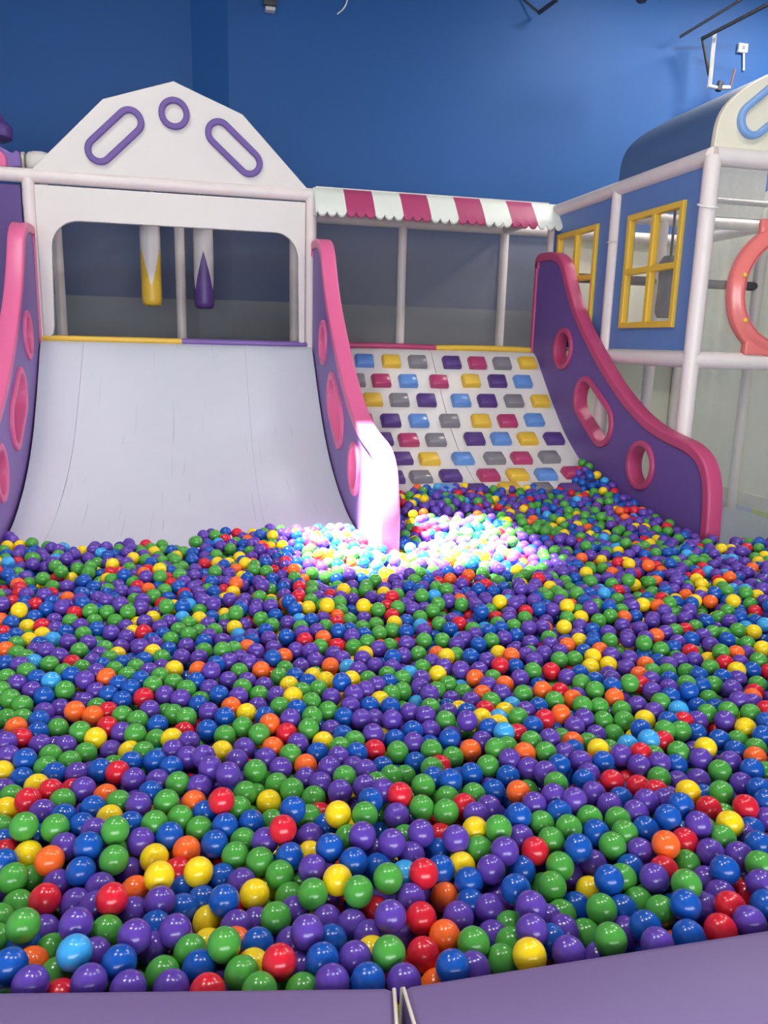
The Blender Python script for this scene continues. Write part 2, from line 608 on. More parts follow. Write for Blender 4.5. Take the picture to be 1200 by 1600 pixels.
sl = empty('slide', (-0.1, YF, 0), 'wide white scuffed slide curving down into the ball pit', 'slide')
put('slide_sheet', curved_sheet(-1.285, -0.942, -1.16), SCUFF, sl)
put('slide_sheet', curved_sheet(-0.940, 0.410), SCUFF, sl)
put('slide_sheet', curved_sheet(0.411, 1.010), SCUFF, sl)
cw = empty('climbing_wall', (2.16, YF, 0), 'white sloping climbing wall studded with rows of coloured vinyl blocks', 'climbing wall', kind='thing')
put('wall_sheet', curved_sheet(1.124, 2.128), SHEET, cw)
put('wall_sheet', curved_sheet(2.134, 3.198), SHEET, cw)


def roll(name, x0, x1, y, z, r, m, parent, sag=0.0):
    pts = [(x0 + (x1 - x0) * t, y, z + sag * math.sin(math.pi * t)) for t in np.linspace(0, 1, 9)]
    return put(name, tube_me(pts, r, 12), m, parent)


for nm, x0, x1, m, par in (('top_pad', -1.285, -0.135, YELLOW, sl), ('top_pad', -0.13, 1.008, PURPLE, sl),
                           ('top_pad', 1.126, 2.20, MAGENTA, cw), ('top_pad', 2.205, 3.196, YELLOW, cw)):
    roll(nm, x0, x1, 7.235, 1.638, 0.027, m, par, 0.008 if par is cw else 0)

BLOCKS = [('B', 1.47, 7.01), ('Y', 1.72, 7.01), ('S', 1.97, 7.01), ('P', 2.3, 7.01), ('M', 2.55, 7.01), ('S', 2.8, 7.01), ('Y', 3.06, 7.02),
          ('S', 1.36, 6.84), ('M', 1.59, 6.84), ('B', 1.84, 6.84), ('M', 2.13, 6.84), ('Y', 2.44, 6.85), ('P', 2.7, 6.85), ('B', 2.95, 6.85),
          ('Y', 1.48, 6.67), ('S', 1.72, 6.67), ('P', 1.97, 6.67), ('B', 2.29, 6.67), ('P', 2.54, 6.67), ('S', 2.8, 6.67), ('Y', 3.06, 6.67),
          ('M', 1.36, 6.48), ('P', 1.6, 6.48), ('B', 1.85, 6.48), ('S', 2.13, 6.48), ('Y', 2.42, 6.48), ('M', 2.67, 6.48), ('B', 2.93, 6.49),
          ('P', 1.49, 6.29), ('M', 1.71, 6.28), ('S', 1.95, 6.28), ('P', 2.3, 6.29), ('B', 2.54, 6.29), ('Y', 2.79, 6.29), ('P', 3.04, 6.29),
          ('M', 1.36, 6.05), ('P', 1.6, 6.06), ('Y', 1.83, 6.05), ('B', 2.12, 6.05), ('S', 2.4, 6.05), ('M', 2.64, 6.05), ('S', 2.9, 6.06),
          ('P', 1.47, 5.8), ('S', 1.69, 5.8), ('P', 1.94, 5.81), ('M', 2.26, 5.81), ('Y', 2.51, 5.81), ('B', 2.76, 5.81), ('M', 3.01, 5.83),
          ('B', 1.84, 5.59), ('P', 2.08, 5.58), ('Y', 2.36, 5.6), ('S', 2.63, 5.58), ('P', 2.86, 5.56)]
BM = {'B': (SKYBLUE, 'sky blue'), 'Y': (YELLOW, 'yellow'), 'S': (SILVER, 'grey'), 'P': (DKPURPLE, 'purple'), 'M': (MAGENTA, 'magenta')}
block_me = {}


def block_mesh(c):
    if c not in block_me:
        import bmesh
        hx, hy, h = 0.084, 0.064, 0.062
        bm = bmesh.new()
        vs = []
        for z, s in ((-0.004, 1.0), (h * .55, 1.0), (h, 0.84)):
            vs.append([bm.verts.new((sx * hx * s, sy * hy * s, z)) for sx, sy in ((-1, -1), (1, -1), (1, 1), (-1, 1))])
        for a, b in ((0, 1), (1, 2)):
            for j in range(4):
                bm.faces.new((vs[a][j], vs[a][(j + 1) % 4], vs[b][(j + 1) % 4], vs[b][j]))
        bm.faces.new(vs[2])
        bm.faces.new(vs[0][::-1])
        bmesh.ops.bevel(bm, geom=list(bm.edges), offset=0.006, segments=1, affect='EDGES')
        for f in bm.faces:
            f.smooth = True
        me = bpy.data.meshes.new('climbing_block')
        bm.to_mesh(me)
        bm.free()
        sharp(me, 35)
        me.materials.append(BM[c][0])
        block_me[c] = me
    return block_me[c]


for c, x, y in BLOCKS:
    dz = (prof_z(y + .05) - prof_z(y - .05)) / .1
    ang = math.atan(dz)
    o = link('climbing_block', block_mesh(c), cw)
    o.location = (x - 2.16, y + 0.012 - YF, float(prof_z(y + 0.012)))
    o.rotation_euler = (ang + random.uniform(-.03, .03), 0, random.uniform(-.05, .05))
    o['label'] = BM[c][1] + ' vinyl climbing block'

# ------------------------------------------------------------------ gable and arch over the slide
gb = empty('gable_panel', (-0.15, YF, ZT), 'white gable panel with three purple ring trims above the slide arch', 'panel')
put('board', plate_me([(-1.285, 2.965), (0.985, 2.965), (0.42, 3.53), (-0.139, 3.735), (-0.70, 3.55)], [], 0.06, 'XZ', YF, 0.008), WHITE, gb)
put('ring_trim', plate_me(stadium((-.742, 3.157), (-.495, 3.392), .115), [stadium((-.742, 3.157), (-.495, 3.392), .064)], 0.04, 'XZ', YF - .043, 0.01), PURPLE2, gb)
put('ring_trim', plate_me(stadium((.222, 3.363), (.47, 3.148), .115), [stadium((.222, 3.363), (.47, 3.148), .064)], 0.04, 'XZ', YF - .043, 0.01), PURPLE2, gb)
put('ring_trim', plate_me(circle(-.14, 3.484, .125), [circle(-.14, 3.484, .077)], 0.045, 'XZ', YF - .043, 0.01), PURPLE2, gb)


def arch_outline():
    pts = [(-1.262, 2.862), (0.958, 2.862), (0.955, 1.66)]
    pts += [(0.945, 1.645), (0.915, 1.645), (0.900, 1.67)]
    pts += [(0.893, 2.32)]
    cx, cz, r = 0.69, 2.37, 0.225
    for i in range(11):
        t = math.radians(90 * i / 10)
        pts.append((cx + (0.893 - cx) * math.cos(t), cz + r * math.sin(t)))
    cx = -0.93
    for i in range(11):
        t = math.radians(90 + 90 * i / 10)
        pts.append((cx + 0.225 * math.cos(t), cz + r * math.sin(t)))
    pts += [(-1.175, 1.75), (-1.185, 1.68), (-1.21, 1.648), (-1.262, 1.66)]
    return pts


ar = put('arch_panel', plate_me(arch_outline(), [], 0.05, 'XZ', YF - .01, 0.008), WHITE)
tag(ar, 'white arch panel with rounded opening at the top of the slide', 'panel')


def hanging_bag(x, y, zb, r, m, name_c, apex_down, label):
    t = empty('hanging_bag', (x, y, zb), label, 'punch bag', 'pencil-shaped bags hanging under the arch')
    n, per = 48, 3
    zt = ZT + .02
    face = math.atan2(-y, -x)      # angle that looks back at the entrance side

    def bound(a):
        ph = ((a - face) / (2 * math.pi) * per) % 1.0
        tri = abs(2 * ph - 1) if not apex_down else 1 - abs(2 * ph - 1)
        return zb + 0.17 + 0.36 * tri
    lowV, lowF, upV, upF = [], [], [], []
    prof = [(0.30, 0.0), (0.72, 0.004), (0.93, 0.022), (1.0, 0.06)]
    for k, (s, h) in enumerate(prof):
        for j in range(n):
            a = 2 * math.pi * j / n
            lowV.append((x + r * s * math.cos(a), y + r * s * math.sin(a), zb + h))
    for j in range(n):
        a = 2 * math.pi * j / n
        lowV.append((x + r * math.cos(a), y + r * math.sin(a), bound(a)))
        upV.append((x + r * math.cos(a), y + r * math.sin(a), bound(a)))
    for s, z in ((1.0, zb + .62), (0.97, zt - .25), (0.9, zt)):
        for j in range(n):
            a = 2 * math.pi * j / n
            upV.append((x + r * s * math.cos(a), y + r * s * math.sin(a), z))
    for k in range(4):
        for j in range(n):
            lowF.append((k * n + j, k * n + (j + 1) % n, (k + 1) * n + (j + 1) % n, (k + 1) * n + j))
    lowF.append(tuple(range(n))[::-1])
    for k in range(3):
        for j in range(n):
            upF.append((k * n + j, k * n + (j + 1) % n, (k + 1) * n + (j + 1) % n, (k + 1) * n + j))
    upF.append(tuple(3 * n + j for j in range(n)))
    a = mesh('tip', lowV, lowF, True)
    b = mesh('body', upV, upF, True)
    sharp(a, 60)
    sharp(b, 60)
    put('tip', a, m, t)
    put('body', b, WHITE, t)
    put('strap', tube_me([(x, y, zt - .01), (x, y, ZT + .12)], 0.015, 8), BLACK, t)
    pipe('beam', (x, YF, ZT + .1), (x, YK, ZT + .1), 0.03)
    return t


hanging_bag(-0.405, 7.9, 1.955, 0.093, YELLOW, 'yellow', True, 'hanging pencil-shaped bag with yellow lower half under the arch')
hanging_bag(0.077, 7.9, 1.947, 0.093, DKPURPLE, 'purple', False, 'hanging pencil-shaped bag with purple pointed lower half under the arch')

# ------------------------------------------------------------------ striped awning over the climbing wall
aw = empty('awning', (2.17, YF, 2.98), 'pink and white striped awning with scalloped hem above the climbing wall', 'awning')
x0a, x1a, ns = 1.035, 3.335, 9
wst = (x1a - x0a) / ns
PINKSTRIPE = mat('awning_pink', (172, 62, 106), 0.5, noise=0.05)
MINTWHITE = mat('awning_white', (222, 226, 216), 0.5, noise=0.03)


def stripe_me(xa, xb, last=False):
    prof = [(7.30, 2.995), (7.22, 2.992), (7.15, 2.93), (7.08, 2.85), (7.03, 2.79)]
    V, Fc = [], []
    cols = 19
    th = 0.012
    for j in range(cols):
        f = j / (cols - 1)
        x = xa + (xb - xa) * f
        sc = abs(math.sin(math.pi * f * 3))
        hem = (7.02, 2.775 - 0.035 * sc ** 0.6)
        pts = prof + [hem]
        for (yy, zz) in pts:
            V.append((x, yy, zz))
        for (yy, zz) in pts:
            V.append((x, yy + th, zz - th))
    m = len(prof) + 1
    w2 = 2 * m
    for j in range(cols - 1):
        for k in range(m - 1):
            a = j * w2 + k
            Fc.append((a, a + 1, a + w2 + 1, a + w2))
            b = a + m
            Fc.append((b, b + w2, b + w2 + 1, b + 1))
        a = j * w2
        Fc.append((a, a + w2, a + w2 + m, a + m))
        a = j * w2 + m - 1
        Fc.append((a, a + m, a + w2 + m, a + w2))
    for j in (0, cols - 1):
        for k in range(m - 1):
            a = j * w2 + k
            q = (a, a + m, a + m + 1, a + 1)
            Fc.append(q if j == 0 else q[::-1])
    me = mesh('stripe', V, Fc, True)
    sharp(me, 40)
    return me


for i in range(ns):
    put('stripe', stripe_me(x0a + i * wst, x0a + (i + 1) * wst), MINTWHITE if i % 2 == 0 else PINKSTRIPE, aw)
put('end_flap', plate_me([(7.30, 2.99), (7.22, 2.99), (7.08, 2.85), (7.02, 2.755), (7.09, 2.735), (7.16, 2.76), (7.23, 2.745), (7.30, 2.77)], [], 0.012, 'YZ', x1a + .006), MINTWHITE, aw)
put('end_flap', plate_me([(7.30, 2.99), (7.22, 2.99), (7.08, 2.85), (7.02, 2.755), (7.09, 2.735), (7.16, 2.76), (7.23, 2.745), (7.30, 2.77)], [], 0.012, 'YZ', x0a - .006), MINTWHITE, aw)

# ------------------------------------------------------------------ the blue play house
def house_panel(y0, y1, win, label, lab_win):
    t = empty('house_side_panel', (3.34, (y0 + y1) / 2, 1.66), label, 'panel', 'blue wall panels of the little house', 'thing')
    a0, a1, b0, b1 = win
    put('board', plate_me([(y0, 1.672), (y1, 1.672), (y1, 2.875), (y0, 2.875)], [[(a0 + .03, b0 + .03), (a1 - .03, b0 + .03), (a1 - .03, b1 - .03), (a0 + .03, b1 - .03)]], 0.04, 'YZ', 3.345, 0.006), HOUSE, t)
    mv, mh, hw, fw = (a0 + a1) / 2, (b0 + b1) / 2 + .0, 0.023, 0.046
    panes = [(a0 + fw, mv - hw, b0 + fw, mh - hw), (mv + hw, a1 - fw, b0 + fw, mh - hw), (a0 + fw, mv - hw, mh + hw, b1 - fw), (mv + hw, a1 - fw, mh + hw, b1 - fw)]
    w_ = put('window_frame', plate_me([(a0, b0), (a1, b0), (a1, b1), (a0, b1)], [[(p[0], p[2]), (p[1], p[2]), (p[1], p[3]), (p[0], p[3])] for p in panes], 0.055, 'YZ', 3.325, 0.008), YELLOW, t)
    w_['label'] = lab_win
    for p in panes:
        q = put('pane', plate_me([(p[0] - .004, p[2] - .004), (p[1] + .004, p[2] - .004), (p[1] + .004, p[3] + .004), (p[0] - .004, p[3] + .004)], [], 0.003, 'YZ', 3.345), VINYL)
        q.parent = w_
        q.matrix_parent_inverse = w_.matrix_basis.inverted()
        q.data.transform(t.matrix_basis.inverted())
    return t


house_panel(4.925, 5.985, (5.08, 5.82, 1.833, 2.693), 'blue house wall panel with large yellow window next to the corner post', 'yellow window frame with four panes')
house_panel(6.115, 7.19, (6.31, 7.07, 1.85, 2.70), 'blue house wall panel with yellow window half hidden behind the purple side panel', 'yellow window frame with four panes')
# the lower return of the blue panel behind the awning
hp = put('house_end_panel', plate_me([(3.36, 1.62), (3.44, 1.62), (3.44, 2.875), (3.36, 2.875)], [], 0.04, 'XZ', 7.21, 0.006), HOUSE)
tag(hp, 'narrow blue end panel of the house behind the awning post', 'panel')

ROOF = smooth_line([(3.335, 2.985), (3.345, 3.16), (3.42, 3.285), (3.60, 3.41), (3.95, 3.59), (4.505, 3.72), (5.06, 3.59), (5.41, 3.41), (5.59, 3.285), (5.665, 3.16), (5.675, 2.985)], 2)
rt = empty('house_roof', (4.505, YH, ZT), 'rounded blue roof of the little house with cream gable front', 'roof')
ri_ = offset_line(ROOF, -0.03)
V, Fc = [], []
n = len(ROOF)
for yv in (4.90, 6.07):
    for p in ROOF:
        V.append((p[0], yv, p[1]))
    for p in ri_:
        V.append((p[0], yv, p[1]))
for k in range(n - 1):
    Fc += [(k, 2 * n + k, 2 * n + k + 1, k + 1), (n + k, n + k + 1, 3 * n + k + 1, 3 * n + k), (k, k + 1, n + k + 1, n + k), (2 * n + k, 3 * n + k, 3 * n + k + 1, 2 * n + k + 1)]
Fc += [(0, n, 3 * n, 2 * n), (n - 1, 3 * n - 1, 4 * n - 1, 2 * n - 1)]
me = mesh('shell', V, Fc, True)
import bmesh
bm_ = bmesh.new()
bm_.from_mesh(me)
bmesh.ops.recalc_face_normals(bm_, faces=bm_.faces)
bm_.to_mesh(me)
bm_.free()
sharp(me, 45)
put('shell', me, ROOFBLUE, rt)
put('gable_front', plate_me([(p[0], p[1]) for p in ROOF], [], 0.05, 'XZ', 4.875, 0.008), CREAM, rt)
put('ring_trim', plate_me(stadium((3.595, 3.165), (3.80, 3.335), .118), [stadium((3.595, 3.165), (3.80, 3.335), .072)], 0.05, 'XZ', 4.835, 0.016), TRIMBLUE, rt)
put('ring_trim', plate_me(stadium((5.415, 3.165), (5.21, 3.335), .118), [stadium((5.415, 3.165), (5.21, 3.335), .072)], 0.05, 'XZ', 4.835, 0.016), TRIMBLUE, rt)
put('ring_trim', plate_me(circle(4.505, 3.47, .125), [circle(4.505, 3.47, .08)], 0.05, 'XZ', 4.835, 0.016), TRIMBLUE, rt)

# deck mat of the house, clear sheets, beige backdrop
o = put('house_deck', box_me(3.40, 5.62, 4.90, 5.70, 1.60, 1.665, 0.008), DECK)
tag(o, 'dark grey deck mat inside the little house', 'deck')
o = put('clear_sheet', plate_me([(3.39, 1.66), (5.62, 1.66), (5.62, 2.88), (3.39, 2.88)], [circle(4.0, 2.09, 0.37)], 0.003, 'XZ', 4.87), VINYL)
tag(o, 'clear vinyl sheet around the pink ring on the house front', 'clear sheet')
o = put('clear_sheet', plate_me([(3.39, 0.02), (5.62, 0.02), (5.62, 1.56), (3.39, 1.56)], [], 0.003, 'XZ', 4.88), VINYL)
tag(o, 'clear vinyl sheet below the house deck, beside the last pink-edged panel', 'clear sheet')
bdp = empty('backdrop_panel', (5.72, 6.7, 0), 'tall beige curtain seen through the clear sheets under the house', 'panel')
ys = np.linspace(4.2, 8.6, 120)
V, Fc = [], []
for zv in (0.16, 1.2, 2.1, 3.3):
    for yv in ys:
        V.append((5.76 + .018 * math.sin(yv * 11) + .012 * math.sin(yv * 23.7 + 1), yv, zv))
for k in range(3):
    for q in range(119):
        Fc.append((k * 120 + q, k * 120 + q + 1, (k + 1) * 120 + q + 1, (k + 1) * 120 + q))
put('sheet', mesh('sheet', V, Fc, True), CURTAIN, bdp)
put('skirting', box_me(5.70, 5.74, 6.95, 8.6, 0.0, 0.05), mat('pale_blue_strip', (206, 222, 244), 0.5), bdp)
put('skirting', box_me(5.70, 5.74, 4.2, 6.95, 0.0, 0.05), mat('lime_strip', (222, 242, 128), 0.5), bdp)
put('plinth', box_me(5.72, 5.745, 4.2, 8.6, 0.05, 0.19), mat('pale_beige', (236, 234, 222), 0.6), bdp)
o = put('backdrop_panel', plate_me([(4.02, 0), (5.74, 0), (5.74, 3.0), (4.02, 3.0)], [], 0.03, 'XZ', 8.58), BEIGE)
tag(o, 'beige vinyl backdrop at the rear of the little house', 'panel')

o = put('valance_panel', plate_me([(4.62, 2.99), (5.61, 2.99), (5.61, 3.62), (4.62, 3.62)], [], 0.03, 'XZ', 7.25), mat('pale_grey_panel', (206, 204, 200), 0.6, noise=0.04, nscale=2))
tag(o, 'pale grey panel above the rear beam inside the little house', 'panel', kind='thing')
# pink crawl ring on the house front
pr = empty('crawl_ring', (4.0, 4.80, 2.09), 'translucent pink plastic crawl ring on the front of the house', 'crawl ring')
PINKPLASTIC = mat('pink_translucent_plastic', (228, 122, 118), 0.2, noise=0.03, sss=0.3)


def lathe_y(cx, cz, prof, n=48):
    V, Fc = [], []
    m = len(prof)
    for i in range(n):
        a = 2 * math.pi * i / n
        for r_, yy in prof:
            V.append((cx + r_ * math.cos(a), yy, cz + r_ * math.sin(a)))
    for i in range(n):
        for k in range(m):
            a, b = i * m + k, i * m + (k + 1) % m
            c, d = ((i + 1) % n) * m + (k + 1) % m, ((i + 1) % n) * m + k
            Fc.append((a, d, c, b))
    me = mesh('ring', V, Fc, True)
    sharp(me, 40)
    return me


put('flange', lathe_y(4.0, 2.09, [(0.455, 4.855), (0.46, 4.83), (0.45, 4.805), (0.42, 4.80), (0.405, 4.785), (0.37, 4.78), (0.355, 4.79), (0.35, 4.855)]), PINKPLASTIC, pr)
put('tunnel', lathe_y(4.0, 2.09, [(0.352, 4.79), (0.345, 4.79), (0.335, 4.95), (0.345, 4.95)]), PINKPLASTIC, pr)
put('foot', box_me(3.72, 4.28, 4.80, 4.86, 1.655, 1.76, 0.01), PINKPLASTIC, pr)
put('lug', box_me(3.74, 3.90, 4.81, 4.855, 2.46, 2.56, 0.015), PINKPLASTIC, pr)
for a in (166, 212, 105):
    a = math.radians(a)
    V = []
    bx, bz = 4.0 + .385 * math.cos(a), 2.09 + .385 * math.sin(a)
    put('bolt_cap', tube_me([(bx, 4.785, bz), (bx, 4.775, bz), (bx, 4.768, bz)], 0.017, 12, taper=[1, 1, .6]), YELLOW, pr)

# grey hanging roll inside the house
hb = empty('foam_roller', (4.02, 6.3, 1.9), 'grey foam roller hanging inside the house, seen through the larger window', 'roller')
put('body', tube_me([(4.02, 6.3, 1.95), (4.02, 6.3, 2.0), (4.04, 6.3, 2.2), (4.02, 6.3, 2.42), (4.02, 6.3, 2.47)], 0.10, 18, taper=[.7, .95, 1, .95, .6]), GREYBAG, hb)
put('strap', tube_me([(4.02, 6.3, 2.46), (4.02, 6.3, 2.95)], 0.012, 8), BLACK, hb)
put('hanger_bar', tube_me([(3.40, 6.3, 2.95), (5.62, 6.3, 2.95)], 0.025, 8), PIPE, hb)

# ------------------------------------------------------------------ things at the far left
lp = put('purple_panel', plate_me([(-2.45, 1.2), (-1.372, 1.2), (-1.372, 2.858), (-2.45, 2.858)], [circle(-1.78, 1.95, 0.17)], 0.05, 'XZ', YF + .02, 0.008), DKPURPLE)
tag(lp, 'dark purple panel beside the leftmost frame post, cut by the frame', 'panel')
tt = empty('castle_ornament', (-1.75, 7.4, 2.98), 'scalloped purple turret top with a pink inset standing on the frame', 'turret')
put('back_board', plate_me(smooth_line([(-2.2, 2.98), (-1.375, 2.98), (-1.375, 3.11), (-1.40, 3.145), (-1.44, 3.11), (-1.52, 3.16), (-1.75, 3.24), (-2.0, 3.16), (-2.2, 3.12)], 1, True), [], 0.06, 'XZ', 7.38, 0.012), PURPLE, tt)
put('inset', plate_me(smooth_line([(-2.0, 2.975), (-1.475, 2.975), (-1.48, 3.08), (-1.53, 3.13), (-1.75, 3.16), (-2.0, 3.1)], 1, True), [], 0.05, 'XZ', 7.335, 0.012), PINK, tt)
fn = empty('turret_finial', (-1.62, 7.5, 3.2), 'dark purple padded finial at the edge of the picture above the turret', 'finial')
put('cushion', tube_me([(-1.62, 7.5, 3.23), (-1.62, 7.5, 3.25), (-1.62, 7.5, 3.33), (-1.62, 7.5, 3.37)], 0.17, 20, taper=[.75, .97, 1, .8]), DKPURPLE, fn)
put('cone', tube_me([(-1.62, 7.5, 3.37), (-1.62, 7.5, 3.6)], 0.12, 20, taper=[1, .25]), DKPURPLE, fn)
put('stem', tube_me([(-1.62, 7.5, 2.95), (-1.62, 7.5, 3.24)], 0.04, 12), PIPE, fn)
ce = empty('padded_pipe_end', (-1.25, 7.55, 3.08), 'white rounded pad of a pipe end beside the gable foot', 'pad')
put('cap', tube_me([(-1.36, 7.55, 3.075), (-1.345, 7.55, 3.075), (-1.30, 7.55, 3.075), (-1.24, 7.55, 3.075), (-1.18, 7.55, 3.075), (-1.14, 7.55, 3.075), (-1.12, 7.55, 3.075)], 0.105, 20, taper=[.7, .9, 1, 1, .9, .65, .2]), WHITE, ce)
put('collar', tube_me([(-1.40, 7.55, 3.075), (-1.375, 7.55, 3.075)], 0.09, 18), SEAM, ce)
put('stem', tube_me([(-1.25, 7.55, 2.9), (-1.25, 7.55, 3.0)], 0.04, 10), PIPE, ce)

# ------------------------------------------------------------------ things high on the back wall
def P9(u, v, Y=8.9):
    return at_y(u, v, Y)


jb = empty('junction_box', tuple(P9(422, 8, 8.95)), 'small grey junction box with loose wires high on the blue wall', 'junction box')
c = P9(422, 10, 8.95)
put('box', box_me(c[0] - .05, c[0] + .05, 8.9, 9.0, c[2] - .05, c[2] + .06, 0.006), STEEL, jb)
put('cover', box_me(c[0] - .075, c[0] + .06, 8.86, 8.9, c[2] - .02, c[2] + .16, 0.006), BLACK, jb)
put('wire', tube_me([(c[0], 8.93, c[2] + .05), (c[0] + .02, 8.9, c[2] + .12), (c[0] - .01, 8.92, c[2] + .3)], 0.006, 6), PLASTICWHITE, jb)
wr = put('loose_wire', tube_me(smooth_line([P9(543, -25), P9(543, 2), P9(537, 14), P9(527, 22, 8.98)], 2), 0.008, 6), PLASTICWHITE)
tag(wr, 'loose white wire curling down the blue wall', 'wire')
bk = empty('wall_bracket', tuple(P9(842, 18)), 'black angled steel bracket with its shadow modelled as a bar on the blue wall', 'bracket')
put('arm', tube_me([P9(842, 20), P9(872, -2, 8.6)], 0.022, 6), BLACK, bk)
put('arm_shadow', tube_me([P9(842, 20), P9(810, -8, 8.99)], 0.012, 6), BLACK, bk)  # thin black bar modelling the arm's cast shadow on the wall
dl = empty('dark_lamp', tuple(P9(1003, -10, 8.0)), 'dark round lamp housing hanging at the top edge', 'lamp')
c = P9(1003, 0, 8.0)
put('housing', tube_me([(c[0], 8, c[2] - .02), (c[0], 8, c[2]), (c[0], 8, c[2] + .1), (c[0], 8, c[2] + .16)], 0.06, 18, taper=[.7, 1, 1, .4]), BLACK, dl)
put('rod', tube_me([(c[0], 8, c[2] + .15), (c[0], 8, ZC)], 0.01, 8), BLACK, dl)
tr = empty('roof_truss', tuple(P9(1100, 60, 8.7)), 'dark steel truss end with a white strut above the little house', 'truss')
put('chord', tube_me([P9(1096, 61, 8.75), P9(1240, -14, 7.9)], 0.022, 8), BLACK, tr)
put('chord', tube_me([P9(1062, 58, 8.85), P9(1180, -14, 8.3)], 0.016, 8), BLACK, tr)
put('web', tube_me([P9(1098, 62, 8.75), P9(1108, 118, 8.75)], 0.018, 8), BLACK, tr)
a, b = P9(1117, 50, 8.72), P9(1109, 134, 8.72)
put('white_strut', tube_me([a, (a + b) / 2, b], 0.026, 4), STEEL, tr)
put('clamp', tube_me([P9(1106, 134, 8.72), P9(1124, 138, 8.72)], 0.022, 8), STEEL, tr)
put('clamp', tube_me([P9(1122, 142, 8.72), P9(1126, 128, 8.72)], 0.035, 10), BLACK, tr)
put('clamp', tube_me([P9(1126, 137, 8.72), P9(1140, 137, 8.72)], 0.025, 8), STEEL, tr)
put('strap', tube_me([P9(1141, 136, 8.72), P9(1148, 108, 8.72)], 0.014, 6), RUST, tr)
sk = empty('wall_socket', tuple(P9(1159, 76, 8.98)), 'white square wall socket with a short conduit below it', 'socket')
c = P9(1159, 76, 8.99)
put('plate', box_me(c[0] - .062, c[0] + .062, 8.955, 9.0, c[2] - .05, c[2] + .05, 0.008), PLASTICWHITE, sk)
put('socket_face', box_me(c[0] - .018, c[0] + .018, 8.948, 8.956, c[2] - .02, c[2] + .02), SILVER, sk)
put('conduit', tube_me([P9(1162, 83, 8.98), P9(1162, 110, 8.98)], 0.012, 8), PLASTICWHITE, sk)

# ------------------------------------------------------------------ padded rim at the front of the pit
RZ = 0.485


def at_z(u, v, z):
    d = ray(u, v)
    return CAM + d * ((z - CAM[2]) / d[2])


S0 = at_z(622, 1538, RZ)
SL = at_z(0, 1545, RZ)
SR = at_z(1200, 1448, RZ)
dl_ = (SL - S0)[:2] / np.linalg.norm((SL - S0)[:2])
dr_ = (SR - S0)[:2] / np.linalg.norm((SR - S0)[:2])


def rim_pad(p, d, length, out, label, name='rim_pad'):
    """p: inner end at the seam, d: direction of the inner edge, out: unit normal pointing out of the pit."""
    t = empty(name, (float(p[0]), float(p[1]), 0), label, 'pad', 'padded rim of the ball pit')
    wdt = 0.22
    me = box_me(0.006, length, 0, wdt, 0.0, RZ, 0.018)
    X = np.array([d[0], d[1], 0.0])
    Yv = np.array([out[0], out[1], 0.0])
    Mx = Matrix(((X[0], Yv[0], 0, p[0]), (X[1], Yv[1], 0, p[1]), (0, 0, 1, 0), (0, 0, 0, 1)))
    me.transform(Mx)
    if Mx.determinant() < 0:
        me.flip_normals()
    put('cushion', me, RIM, t)
    # cream piping along the seam end
    me = tube_me([(0.008, -0.001, 0.05), (0.008, -0.001, RZ - .012), (0.008, 0.012, RZ + .001), (0.008, wdt - .012, RZ + .001), (0.008, wdt, RZ - .012), (0.008, wdt, .05)], 0.0036, 6)
    me.transform(Mx)
    put('piping', me, SEAM, t)
    return t


outl = np.array([dl_[1], -dl_[0]])
outl = outl if outl[1] < 0 else -outl
outr = np.array([dr_[1], -dr_[0]])
outr = outr if outr[1] < 0 else -outr
rim_pad(S0[:2], dl_, 1.15, outl, 'purple padded rim segment left of the cream seam, nearest the viewer')
rim_pad(S0[:2], dr_, 1.30, outr, 'purple padded rim segment right of the cream seam, rising towards the corner')
# the next segments of the ring, just past the frame
e1 = S0[:2] + dl_ * 1.16
ang = math.radians(-22)
d2 = np.array([dl_[0] * math.cos(ang) - dl_[1] * math.sin(ang), dl_[0] * math.sin(ang) + dl_[1] * math.cos(ang)])
e2 = S0[:2] + dr_ * 1.31
ang = math.radians(22)
d3 = np.array([dr_[0] * math.cos(ang) - dr_[1] * math.sin(ang), dr_[0] * math.sin(ang) + dr_[1] * math.cos(ang)])

#BALLS#
rim_pad(e1, d2, 1.15, np.array([d2[1], -d2[0]]) if d2[1] * 0 - d2[0] < 0 else np.array([-d2[1], d2[0]]), 'purple padded rim segment turning away past the left edge of the picture')
rim_pad(e2, d3, 1.30, np.array([d3[1], -d3[0]]), 'purple padded rim segment turning away past the right edge of the picture')

# ------------------------------------------------------------------ the balls
D = 0.07
RB = D / 2
